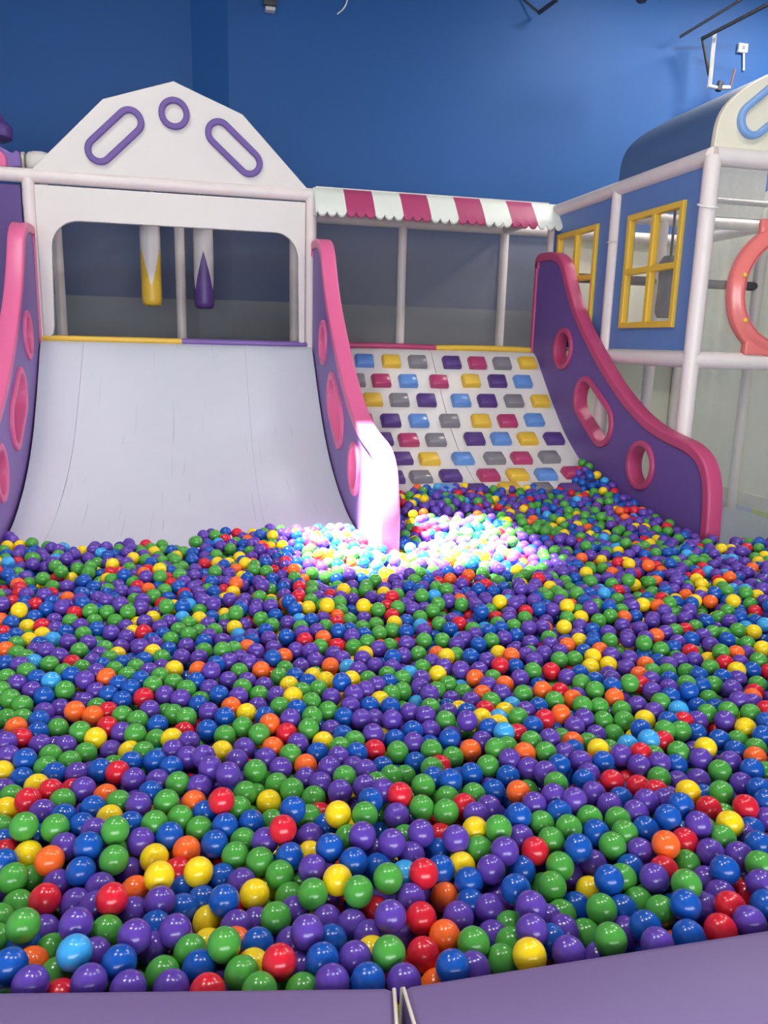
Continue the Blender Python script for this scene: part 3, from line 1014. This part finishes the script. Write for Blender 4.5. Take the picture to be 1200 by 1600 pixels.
# balls nearest the viewer, read off the photograph tile by tile (four tile pixels to one photo pixel): colour, x, y
TILES = {
    (0, 1400): "G110,60 R280,22 P470,50 R700,20 P835,105 P1000,40 B1140,85 G145,185 G-10,150 G-30,280 P475,180 G665,225 P840,255 B970,195 P1095,220 P270,220 P590,70 B150,315 B60,440 O195,430 G320,345 C465,355 P590,370 B745,420 P190,555 G350,500 R375,640 P555,545 P800,585 P890,600 G1015,490 P1070,580 P965,330 G1190,350",
    (300, 1400): "B200,28 Y390,-8 Y100,160 P275,190 P400,170 G525,140 P640,100 G610,10 P720,225 P840,155 P1000,185 R1150,100 P1110,255 B870,285 G200,305 O270,300 B410,305 R545,415 Y380,440 G310,490 B45,450 R95,605 G30,350 G420,610 G520,555 G690,600 P690,450 B815,405 P875,545 P1020,395 B1100,535 Y1125,360 P620,300 B60,30",
    (600, 1400): "P40,130 P165,20 R232,140 O380,10 P465,135 P660,85 P920,70 P1020,150 R245,365 O380,255 P130,265 G30,360 G560,300 P680,255 G785,195 P925,220 G795,300 G735,410 Y910,375 B430,450 P125,540 O330,570 Y415,575 G710,510 P1120,220 B1040,280 P1155,360 G1110,120 P560,460 B540,50",
    (900, 1400): "B0,70 G160,85 B290,90 G60,245 G215,275 P310,230 B435,195 P510,305 G390,40 G530,95 B685,60 P800,70 B705,255 R965,70 R905,215 P1085,165 B1190,60 B1100,60 R1050,0 P150,395",
    (0, 1240): "R175,45 G70,25 Y35,105 P265,120 G150,205 G390,50 B580,95 B395,150 O660,20 G740,60 P865,75 G1040,55 Y685,155 G345,215 B510,205 P590,240 B225,275 G720,230 B815,195 G965,190 G1125,155 B1060,265 P880,300 O1166,355 G5,220 B20,310 R35,375 Y175,385 O310,420 P400,335 B550,330 G712,415 Y965,405 B505,490 P805,490 G80,530 P360,570 G200,540 P625,590 O845,610 Y995,520 R1110,490 B1150,605 B20,440",
    (300, 1240): "O10,60 R185,45 G330,0 G290,95 Y480,55 B80,125 B205,205 B370,185 G45,225 B630,100 G760,30 R800,135 Y913,130 B1115,45 G1080,135 G500,180 R568,222 P455,300 G730,150 P740,270 B840,205 B860,340 G975,280 P1065,265 B140,315 G270,390 G320,300 G425,425 B610,395 P755,475 Y735,385 G548,510 Y910,540 B1010,430 P1130,370 B1160,465 G1040,612 G755,628 B185,530 P310,560 Y40,490 G620,610",
    (600, 1240): "R100,10 G235,90 G395,30 R500,80 G560,10 O840,-5 P940,70 P1060,15 P1190,40 P80,140 G388,115 P230,250 P50,310 P575,135 P655,90 Y570,230 G715,220 B842,140 G985,190 B1095,120 G1155,215 G1045,295 P855,280 R355,270 P450,285 G595,350 P755,360 R945,360 P170,390 B330,365 B355,475 Y485,455 P670,475 B860,480 G1100,455 G130,280 R248,500 C130,510 G25,530 B530,555 B825,600 G1050,580 P1165,520 B15,430 P1170,610",
    (900, 1240): "P15,50 P210,75 B280,35 P440,50 P375,120 G85,155 G262,165 B125,245 G305,250 G228,328 B15,340 B435,225 P555,45 B655,75 B575,150 R830,95 R1060,85 Y962,190 P765,195 B1095,225 P1190,165 B1190,50 R680,300 O562,320 P400,365 G915,280 P840,370 P1045,270 B1140,320 P1020,390 P110,440 B340,470 B205,540 G290,530 P490,530 R550,480 G690,440 G690,570 P815,545 B930,480 G1150,450 P1160,570 R1040,590 P20,520 Y85,610 P905,635 G535,640",
    (0, 1100): "G40,95 G140,10 G140,95 P275,55 P375,30 O467,45 O580,75 G605,25 R675,50 G765,75 G860,105 P935,40 G1085,65 G1165,85 R130,220 O100,150 B245,105 B235,180 G360,155 G500,175 B550,110 R672,145 Y597,215 P760,180 G845,190 P35,245 P5,210 P250,260 P410,265 B985,135 G975,225 Y1075,220 R1148,180 P1180,240 P1080,295 P1172,335 P50,330 B155,350 G315,325 G285,400 G535,310 P695,295 Y810,300 G895,305 B970,360 G435,365 Y10,430 B135,470 B340,440 P480,440 B625,415 R735,430 B820,370 P835,475 B1070,400 P985,485 G1110,500 G1160,450 R315,548 P520,535 P600,490 P20,545 B940,560 Y230,515",
    (300, 1100): "B40,10 P105,55 O245,20 Y340,60 B205,85 P410,20 G550,20 B455,80 P465,20 B655,35 G750,80 G850,45 B950,85 P990,15 B1110,15 P1140,95 P1060,95 G20,105 B95,165 G205,200 G315,145 G420,190 O485,125 R592,185 P615,95 G728,155 P870,165 G1025,155 B945,200 P1130,190 G1015,235 Y820,240 P660,250 O505,275 B785,310 G925,275 B1030,310 R1140,290 P35,255 P325,280 Y185,300 P280,355 P115,400 P75,330 P460,345 G615,320 O710,385 P860,400 P915,335 G395,420 P555,405 P225,440 G330,510 P710,470 G530,505 P1010,400 P1085,420 G955,460 P925,550 P45,520 B1190,400 P1080,520 G1155,500 P805,500 G625,540 P1195,545",
    (600, 1100): "B40,20 P50,100 P160,55 P262,75 G290,25 G385,105 B395,25 Y470,40 B520,55 R632,40 Y755,50 Y610,90 C715,95 C800,15 P885,45 G840,85 R1005,95 O1105,65 P1190,140 B965,20 P520,105 P505,170 B655,155 Y715,130 C750,180 R835,190 B930,140 P1035,220 G1110,215 O1180,240 G920,235 P290,165 B180,170 P185,245 B70,225 B410,220 G85,300 G297,290 O540,290 P615,235 G700,280 G770,270 O878,310 G1010,305 P785,350 P905,405 B1095,385 P1130,310 B1185,290 G115,350 B197,370 G430,335 G650,390 B545,440 B775,455 G45,455 G130,455 G300,405 R350,390 G245,515 B415,480 B310,465 B685,545 R980,505 G1075,500 P1010,430 B1150,480 P1160,540 B20,380",
    (900, 1100): "G40,10 G145,20 G285,40 P385,10 P490,50 C640,40 B760,20 G820,60 B870,25 G950,45 G1090,60 R1190,40 P50,90 P30,155 G170,105 G300,105 Y430,100 B405,160 B575,110 G555,165 R670,110 P760,105 P930,105 Y1060,150 B1190,115 P125,195 G235,190 C455,225 R545,235 G655,170 B752,185 P895,150 B895,225 B1170,200 G1010,230 G75,245 G205,240 C325,260 Y140,285 P280,320 G485,325 G640,300 Y810,275 B995,295 G1125,280 B170,365 P30,360 B20,290 P250,380 P395,385 P520,370 B625,385 P780,345 B955,350 O1120,335 B1100,410 G900,420 R405,310 C335,435 G520,465 R225,485 P765,475 P1035,500 G1190,430 B50,480 P80,440 R390,520 O430,460 P635,490 Y700,550 G908,555 P110,560 B1145,535 R500,550 P560,570 P1190,540 B1190,480",
    (0, 960): "B70,55 O5,40 Y172,80 R262,75 Y265,130 B215,20 P340,40 P350,92 G440,45 R20,120 B95,135 G100,190 O35,225 Y180,165 C330,160 B25,170 P505,75 G590,45 B410,115 G520,125 B605,95 P695,115 G720,45 P785,80 Y830,115 R898,115 P905,50 P1000,85 P1060,50 Y955,25 C1140,25 G1115,100 G1180,60 G1180,130 B1020,130 G1065,160 P425,175 G495,230 P550,180 P290,230 P220,230 B245,190 P370,265 G105,250 G165,275 C210,305 G310,315 P1165,200 B605,145 G655,215 P755,205 P878,205 P790,145 B945,165 P970,190 B1055,225 Y955,240 G1010,275 P1135,270 P620,255 P575,300 G685,280 B640,325 B765,310 B900,290 G850,335 G715,350 P930,360 G1015,320 Y1088,345 R450,310 G510,340 B35,310 P125,320 G165,360 G400,365 B445,385 P530,410 O665,395 P600,365 G795,385 B880,410 G1000,390 B230,405 G40,400 P105,435 C320,420 B740,440 B820,465 G955,445 G1085,430 R898,520 P600,485 G405,475 B275,515 P200,480 G65,530 G135,555 B680,505 B765,540 P1030,505 P1130,530 G5,480 G1165,470 P525,550",
    (300, 960): "Y45,30 B125,20 P100,65 P205,80 G215,40 G140,105 Y200,5 G45,110 P105,140 B75,175 P190,170 P215,130 P330,70 Y265,85 G430,30 G500,70 B520,10 P598,55 B745,40 C670,40 G680,85 C290,135 B290,180 P370,140 B375,170 P480,155 B460,105 B590,140 B600,185 P690,120 P780,105 G835,80 P820,30 R905,55 O905,15 B915,105 G985,40 G1065,85 B985,100 P1000,140 B1075,130 G1150,65 G1170,120 R705,165 O820,150 G800,205 R905,200 G1010,205 G1095,175 P1165,215 P1075,30 O345,210 P400,235 P510,215 G75,230 G190,225 G260,220 B505,275 O575,265 P650,225 P740,230 P655,275 P770,290 P885,250 P940,280 Y1080,250 P1065,280 P1145,325 P45,275 B150,315 P230,295 P300,275 P355,305 O40,350 P120,355 G295,360 O432,350 G545,390 G580,345 P680,330 O865,325 C975,335 P1040,350 B645,390 B725,430 Y755,390 Y835,415 B935,425 Y995,410 P225,415 P110,465 B25,420 P345,420 P450,450 G315,460 P530,510 Y607,445 G685,485 G790,470 P290,515 B170,505 G420,505 P380,550 G1100,410 P1155,445 P1085,475 P870,520 P1010,500 P975,560 Y630,515 G745,550 G545,560 B1115,560 Y1175,540",
    (600, 960): "R50,10 Y65,55 G50,100 B140,45 G225,20 C230,75 P250,105 B140,110 P140,185 G35,200 G345,60 G320,30 P430,35 R470,60 B415,95 G250,165 G365,165 G555,95 P455,190 P500,155 B590,190 P570,130 B655,110 R700,25 G710,60 P780,30 G670,165 B730,90 G810,75 G880,25 P750,150 B825,135 P905,85 P990,80 Y1125,80 Y1120,130 G1145,25 G1030,150 P915,180 P1040,190 O1145,195 G215,250 P120,260 B55,270 P50,335 O330,250 Y390,265 P300,300 P375,330 G240,335 P480,345 P595,350 B540,265 P645,290 Y715,245 O795,260 R725,320 P890,255 P1000,245 P940,290 B820,330 G930,355 R1045,355 P1145,395 G1095,285 G1190,280 P1100,235 Y335,375 C160,375 G115,405 G400,440 G440,420 O570,400 O540,450 G680,400 P650,445 O755,440 P850,400 G870,500 O990,475 R1100,485 G115,480 P225,455 P285,500 B30,430 G20,380 G45,500 G495,490 O615,500 P735,495 P420,535 P545,545 C795,550 G670,545 G1065,540 B970,560 O1180,530",
    (900, 960): "Y30,20 G140,40 G215,10 O300,20 B370,15 P290,70 P475,45 P580,35 P680,25 G745,80 B815,45 G890,20 P960,45 B1025,20 B1125,45 C1180,65 G1010,100 Y1110,110 P25,75 B105,100 B105,180 Y20,165 P200,115 G210,165 P325,160 P325,110 P400,90 P435,150 O500,135 P560,115 G620,105 R685,100 B720,155 G855,115 P795,135 P840,190 B945,160 G1070,185 Y1165,215 P1065,245 O1000,245 O150,225 Y105,265 Y90,330 Y203,315 P220,255 G425,180 G430,230 G530,220 B610,210 P635,175 R715,235 G905,235 R930,305 P740,285 P645,290 B515,295 P335,275 P315,335 O435,315 G690,360 G840,335 P1025,305 Y1005,350 B1100,350 G1140,290 G10,285 B50,235 G475,360 G570,360 P580,315 B25,370 B120,415 P225,405 B225,450 G335,430 O395,380 R405,440 P470,410 P475,480 B585,410 P580,460 G690,435 B785,450 G860,440 P1010,405 P975,465 G1135,440 B915,395 B770,385 G35,430 G120,475 O240,520 P385,545 B705,480 B715,520 B590,515 G530,550 G830,530 R1115,490 O1100,520 P1020,540 P1105,555 O20,520 G150,560",
}
FRONT = set()          # those that lie on top of their neighbours
for (tx, ty), st in {
    (0, 1400): "R280,22 R700,20 G145,185 P475,180 P840,255 P1095,220 C465,355 B745,420 B60,440 P190,555 P555,545 P1000,40",
    (300, 1400): "B200,28 Y390,-8 G525,140 P720,225 G200,305 R545,415 B815,405 P1020,395 P875,545 B1100,535 R95,605",
    (600, 1400): "P40,130 R232,140 O380,255 R245,365 G30,360 G560,300 Y910,375 P925,220 B430,450 P125,540 P465,135 P920,70",
    (900, 1400): "G160,85 G215,275 B435,195 P510,305 B685,60 R965,70 R905,215 B705,255 P1085,165",
    (0, 1240): "R175,45 G150,205 G345,215 P865,75 G1040,55 G720,230 O310,420 B505,490 G712,415 Y995,520 O1166,355 B1060,265 B550,330 P880,300 G80,530",
    (300, 1240): "R185,45 Y480,55 B630,100 Y913,130 R568,222 B860,340 P1065,265 G270,390 G425,425 G548,510 Y910,540 Y40,490 B140,315 B205,205 B370,185 P740,270 B1010,430 G1040,612 G755,628",
    (600, 1240): "P80,140 G388,115 P230,250 P50,310 P450,285 B842,140 R945,360 R248,500 B530,555 P670,475 P755,360 G1100,455 G1050,580 B825,600 G25,530 G715,220",
    (900, 1240): "B575,150 R1060,85 Y962,190 G228,328 O562,320 B930,480 B205,540 P490,530 P765,195 P840,370 P1160,570 G690,570 B15,340 B1140,320",
}.items():
    for tok in st.split():
        a, b = tok[1:].split(',')
        FRONT.add((tok[0], tx + float(a) / 4, ty + float(b) / 4))
traced = []
for (tx, ty), s in TILES.items():
    for tok in s.split():
        a, b = tok[1:].split(',')
        traced.append((tok[0], tx + float(a) / 4, ty + float(b) / 4))
keep = []
for t in traced:                                    # the tiles overlap a little: drop doubles
    dpx = 0.0567 * (257.8 + 0.977 * (t[2] - 800))
    if all(math.hypot(t[1] - q[1], t[2] - q[2]) > (0.5 if t[0] == q[0] else 0.25) * dpx for q in keep):
        keep.append(t)
traced = keep


def hsh(x, y):
    return (np.sin(x * 2.3 + 1.1) * np.sin(y * 2.9 + .4) + .6 * np.sin(x * 5.1 + y * 3.7) + .4 * np.sin(x * 8.3 - y * 6.1 + 2)) * .5


def smooth01(t):
    t = np.clip(t, 0, 1)
    return t * t * (3 - 2 * t)


def surf(x, y):
    """Height of the centres of the uppermost balls."""
    s = 0.412 + 0.026 * (y - 1.3) + 0.012 * hsh(x, y) * smooth01((y - 2.2) / .8)
    lane = (x > 1.06) & (x < 3.26)
    s = s + np.where(lane, 0.045 * smooth01((y - 4.5) / 1.3) + 0.17 * np.exp(-((x - 3.2) / .2) ** 2) * smooth01((y - 5.0) / 1.0), 0)
    s = np.where(x > 3.26, s - 0.62 * np.clip(y - 4.12, 0, 1), s)
    return s


lim_x = np.array([-1.4, -1.13, -.9, -.72, -.1, .05, .3, .6, 1.0])
lim_y = np.array([4.84, 4.80, 4.62, 4.52, 4.52, 4.68, 4.74, 4.76, 4.86])
S0v, dlv, drv = S0[:2], dl_, dr_


def inside(x, y):
    ok = (x > -1.75) & (x < 4.5) & (y > 1.0)
    # front rim: four straight pads
    for p, d, o_ in ((S0v, dlv, outl), (S0v, drv, outr), (e1, d2, None), (e2, d3, None)):
        if o_ is None:
            o_ = np.array([d[1], -d[0]])
            if (np.array([0.5, 3.0]) - p) @ o_ > 0:
                o_ = -o_
        ok &= ((x - p[0]) * o_[0] + (y - p[1]) * o_[1]) < -RB - .002
    lane_s = (x > -1.40) & (x < 1.065)
    ok &= ~(lane_s & (y > np.interp(x, lim_x, lim_y)))
    lane_c = (x >= 1.065) & (x < 3.26)
    ok &= ~(lane_c & (y > 6.25))
    ok &= ~((x >= 3.26) & (y > 4.78))
    ok &= ~((x <= -1.40) & (y > 4.9))
    for xc in (1.067, 3.2575):
        ok &= ~((np.abs(x - xc) < .06 + RB) & (y > 4.25 - RB))
    ok &= ~((np.abs(x + 1.34 - (7.25 - y) * .045) < .06 + RB) & (y > 4.25 - RB))
    return ok


def floor_z(x, y):
    lane = ((x > -1.3) & (x < 3.2))
    return np.where(lane & (y > 4.35), np.interp(y, PROFA[:, 0], PROFA[:, 1]) + RB + .001, RB)


pts, fixed_ray, cols, home = [], [], [], []
for c, u, v in traced:
    z = 0.42
    for _ in range(4):
        p = at_z(u, v, z)
        z = float(surf(p[0], p[1])) + (0.026 if (c, u, v) in FRONT else -0.006)
    pts.append(at_z(u, v, z))
    cols.append(c)
NT = len(pts)
tr_dir = np.array([ray(u, v) / np.linalg.norm(ray(u, v)) for _, u, v in traced])
NAMES = 'PBGRYOC'
PROB = np.array([.355, .205, .235, .065, .07, .045, .025])
area_x, area_y = (-1.75, 4.5), (1.0, 6.3)
per_layer = int((area_x[1] - area_x[0]) * (area_y[1] - area_y[0]) * 205)
lay = []
for k in range(3):
    x = RNG.uniform(*area_x, per_layer)
    y = RNG.uniform(*area_y, per_layer)
    ok = inside(x, y)
    x, y = x[ok], y[ok]
    z = surf(x, y) - k * 0.057 + RNG.normal(0, .011, len(x))
    ok = z > floor_z(x, y) - .012
    x, y, z = x[ok], y[ok], z[ok]
    q = np.stack([x, y, z], 1)
    if k == 0:
        uu, vv = project(q)
        ok = ~((vv > 958) & (uu > -40) & (uu < 1240) & (vv < 1700))
        q = q[ok]
    else:
        q[:, 2] -= .004
    lay.append(q)
P = np.concatenate([np.array(pts)] + lay)
N = len(P)
depth_lay = np.concatenate([np.full(NT, -1)] + [np.full(len(q), k) for k, q in enumerate(lay)])


def pairs(P, cell):
    g = np.floor((P - P.min(0)) / cell).astype(np.int64) + 1
    dims = g.max(0) + 2
    key = (g[:, 0] * dims[1] + g[:, 1]) * dims[2] + g[:, 2]
    order = np.argsort(key, kind='stable')
    ks = key[order]
    I, J = [], []
    for dx in (-1, 0, 1):
        for dy in (-1, 0, 1):
            for dz in (-1, 0, 1):
                off = (dx * dims[1] + dy) * dims[2] + dz
                if off < 0:
                    continue
                a = np.searchsorted(ks, key + off, 'left')
                b = np.searchsorted(ks, key + off, 'right')
                cnt = b - a
                i = np.repeat(np.arange(len(P)), cnt)
                st = np.repeat(a - np.concatenate([[0], np.cumsum(cnt)[:-1]]), cnt)
                j = order[st + np.arange(len(i))]
                if off == 0:
                    m = i < j
                    i, j = i[m], j[m]
                I.append(i)
                J.append(j)
    return np.concatenate(I), np.concatenate(J)


tgt_z = P[:, 2].copy()
origin = np.array(CAM)
t_par = ((P[:NT] - origin) * tr_dir).sum(1)
rims = []
for p_, d_ in ((S0v, dlv), (S0v, drv), (e1, d2), (e2, d3)):
    o_ = np.array([d_[1], -d_[0]])
    rims.append((p_, o_ if (np.array([0.5, 3.0]) - p_) @ o_ < 0 else -o_))
for it in range(110):
    if it % 6 == 0:
        I, J = pairs(P, D * 1.25)
    dv = P[J] - P[I]
    ds = np.sqrt((dv ** 2).sum(1)) + 1e-9
    m = ds < D
    i, j, dv, ds = I[m], J[m], dv[m], ds[m]
    both = (i < NT) & (j < NT)
    push = dv / ds[:, None] * ((D - ds) * 0.45)[:, None]
    push[both] = 0
    acc = np.zeros_like(P)
    for ax in range(3):
        acc[:, ax] += np.bincount(j, push[:, ax], N) - np.bincount(i, push[:, ax], N)
    acc[:NT] *= 0.15                     # the read-off balls hardly give way
    P += np.clip(acc, -.012, .012)
    # two read-off balls that touch slide apart along their own lines of sight
    bi, bj = i[both], j[both]
    dt = t_par[bj] - t_par[bi]
    lat2 = np.maximum(ds[both] ** 2 - dt ** 2, 0)
    need = np.sqrt(np.maximum(D * D - lat2, 0)) - np.abs(dt)
    mv = np.clip(np.maximum(need, 0) * 0.3, 0, .01) * np.where(dt >= 0, 1, -1)
    t_par += np.bincount(bj, mv, NT) - np.bincount(bi, mv, NT)
    Q = origin + tr_dir * t_par[:, None]
    Sq = surf(Q[:, 0], Q[:, 1])
    zc = np.clip(Q[:, 2], Sq - .085, Sq + .036)
    t_par = (zc - CAM[2]) / tr_dir[:, 2]
    P[:NT] = origin + tr_dir * t_par[:, None]
    P[NT:, 2] += (tgt_z[NT:] - P[NT:, 2]) * 0.05
    for p_, o_ in rims:
        dd = (P[:, :2] - p_) @ o_
        ov = np.maximum(dd + RB + .001, 0)
        P[:, :2] -= ov[:, None] * o_
    t_par = ((P[:NT] - origin) * tr_dir).sum(1)
    S_ = surf(P[:, 0], P[:, 1])
    P[NT:, 2] = np.minimum(P[NT:, 2], (S_ + np.where(depth_lay < 1, .045, -.016))[NT:])
    P[:, 2] = np.maximum(P[:, 2], floor_z(P[:, 0], P[:, 1]))
bad = ~inside(P[:, 0], P[:, 1])
# filler balls pushed into a wall are taken out; so is what still overlaps a lot
I, J = pairs(P, D * 1.2)
ds = np.sqrt(((P[J] - P[I]) ** 2).sum(1))
drop = np.zeros(N, bool)
for a, b in zip(I[ds < .80 * D], J[ds < .80 * D]):
    k = max(a, b)
    if not drop[min(a, b)]:
        drop[k] = True
drop |= bad & (np.arange(N) >= NT)
cols_all = np.array(cols + list(RNG.choice(list(NAMES), N - NT, p=PROB)))

BALLC = {'P': ((92, 62, 160), 'purple'), 'B': ((22, 82, 172), 'blue'), 'G': ((76, 156, 62), 'green'), 'R': ((212, 34, 52), 'red'),
         'Y': ((246, 208, 24), 'yellow'), 'O': ((246, 104, 38), 'orange'), 'C': ((62, 160, 222), 'light blue')}


def ball_mat(name, rgb=None):
    m = bpy.data.materials.new(name)
    m.use_nodes = True
    nt = m.node_tree
    b = nt.nodes['Principled BSDF']
    tc = nt.nodes.new('ShaderNodeTexCoord')
    nz = nt.nodes.new('ShaderNodeTexNoise')
    nz.inputs['Scale'].default_value = 30
    nt.links.new(tc.outputs['Object'], nz.inputs['Vector'])
    hs = nt.nodes.new('ShaderNodeHueSaturation')
    mr = nt.nodes.new('ShaderNodeMapRange')
    mr.inputs['To Min'].default_value = 0.9
    mr.inputs['To Max'].default_value = 1.08
    nt.links.new(nz.outputs['Fac'], mr.inputs['Value'])
    nt.links.new(mr.outputs[0], hs.inputs['Value'])
    if rgb is None:
        at = nt.nodes.new('ShaderNodeAttribute')
        at.attribute_type = 'INSTANCER'
        at.attribute_name = 'ball_colour'
        nt.links.new(at.outputs['Color'], hs.inputs['Color'])
    else:
        hs.inputs['Color'].default_value = lin(rgb)
    nt.links.new(hs.outputs[0], b.inputs['Base Color'])
    b.inputs['Roughness'].default_value = 0.2
    b.inputs['Specular IOR Level'].default_value = 0.5
    b.inputs['Subsurface Weight'].default_value = 0.0
    return m


# the 300 that show largest are balls of their own
order = sorted([k for k in range(NT) if -20 < traced[k][1] < 1220], key=lambda k: -traced[k][2])[:300]
single = set(order)
import bmesh
bm = bmesh.new()
bmesh.ops.create_icosphere(bm, subdivisions=4, radius=RB)
for f in bm.faces:
    f.smooth = True
base_me = bpy.data.meshes.new('pit_ball')
bm.to_mesh(base_me)
bm.free()
ball_me = {}
for c, (rgb, nm) in BALLC.items():
    me = base_me.copy()
    me.materials.append(ball_mat('ball_' + nm.replace(' ', '_'), rgb))
    ball_me[c] = me
UV = np.stack(project(P), 1)
seen = [k for k in range(NT) if not drop[k]]
SUV = UV[seen]


def neighbour_words(k):
    d = SUV - UV[k]
    r = np.hypot(d[:, 0], d[:, 1])
    out = []
    for word, sel in (('left', -d[:, 0] > np.abs(d[:, 1])), ('right', d[:, 0] > np.abs(d[:, 1])), ('above', -d[:, 1] > np.abs(d[:, 0])), ('below', d[:, 1] > np.abs(d[:, 0]))):
        dpx = F_PX * D / ((P[k] - CAM) @ FO)
        idx = np.where(sel & (r > 1) & (r < 1.5 * dpx))[0]
        if len(idx):
            out.append((word, BALLC[cols_all[seen[idx[np.argmin(r[idx])]]]][1]))
    return out


used = {}
for k in order:
    nm = BALLC[cols_all[k]][1]
    nb = neighbour_words(k)
    u, v = UV[k]
    where = 'leftmost ' if u < 240 else 'left ' if u < 480 else 'middle ' if u < 720 else 'right ' if u < 960 else 'rightmost '
    row = 'along the rim' if v > 1480 else 'of the front' if v > 1380 else 'of the mid front' if v > 1280 else 'farther in'
    lb = nm + ' ball, ' + ', '.join(c + ' ' + w_ for w_, c in nb)
    if len(nb) < 3 or lb in used:
        lb = nm + ' ball, ' + ', '.join(c + ' ' + w_ for w_, c in nb[:3]) + ', ' + where + 'part ' + row
    used[lb] = used.get(lb, 0) + 1
    o = bpy.data.objects.new('pit_ball', ball_me[cols_all[k]])
    o.location = tuple(P[k])
    o.rotation_euler = tuple(RNG.uniform(0, 6.28, 3))
    tag(o, lb, 'ball', 'balls at the front of the pit')
    COL.objects.link(o)

rest = [k for k in range(N) if not drop[k] and k not in single]
me = bpy.data.meshes.new('ball_mass')
me.from_pydata([tuple(P[k]) for k in rest], [], [])
ca = me.attributes.new('ball_colour', 'FLOAT_COLOR', 'POINT')
LC = {c: lin(v[0]) for c, v in BALLC.items()}
ca.data.foreach_set('color', np.array([LC[cols_all[k]] for k in rest], np.float32).ravel())
mass = link('ball_mass', me)
tag(mass, 'deep pile of small plastic balls in many colours filling the pit', 'balls', kind='stuff')
ng = bpy.data.node_groups.new('ball_mass', 'GeometryNodeTree')
ng.interface.new_socket('Geometry', in_out='INPUT', socket_type='NodeSocketGeometry')
ng.interface.new_socket('Geometry', in_out='OUTPUT', socket_type='NodeSocketGeometry')
gi, go = ng.nodes.new('NodeGroupInput'), ng.nodes.new('NodeGroupOutput')
ico = ng.nodes.new('GeometryNodeMeshIcoSphere')
ico.inputs['Radius'].default_value = RB
ico.inputs['Subdivisions'].default_value = 4
sm = ng.nodes.new('GeometryNodeSetShadeSmooth')
sma = ng.nodes.new('GeometryNodeSetMaterial')
BALLMASS = ball_mat('ball_mass')
sma.inputs['Material'].default_value = BALLMASS
ip = ng.nodes.new('GeometryNodeInstanceOnPoints')
ng.links.new(ico.outputs['Mesh'], sm.inputs['Geometry'])
ng.links.new(sm.outputs[0], sma.inputs['Geometry'])
ng.links.new(gi.outputs[0], ip.inputs['Points'])
ng.links.new(sma.outputs[0], ip.inputs['Instance'])
ng.links.new(ip.outputs[0], go.inputs[0])
md = mass.modifiers.new('balls', 'NODES')
md.node_group = ng
print('balls', NT, len(order), len(rest), 'label dup', sum(v > 1 for v in used.values()))
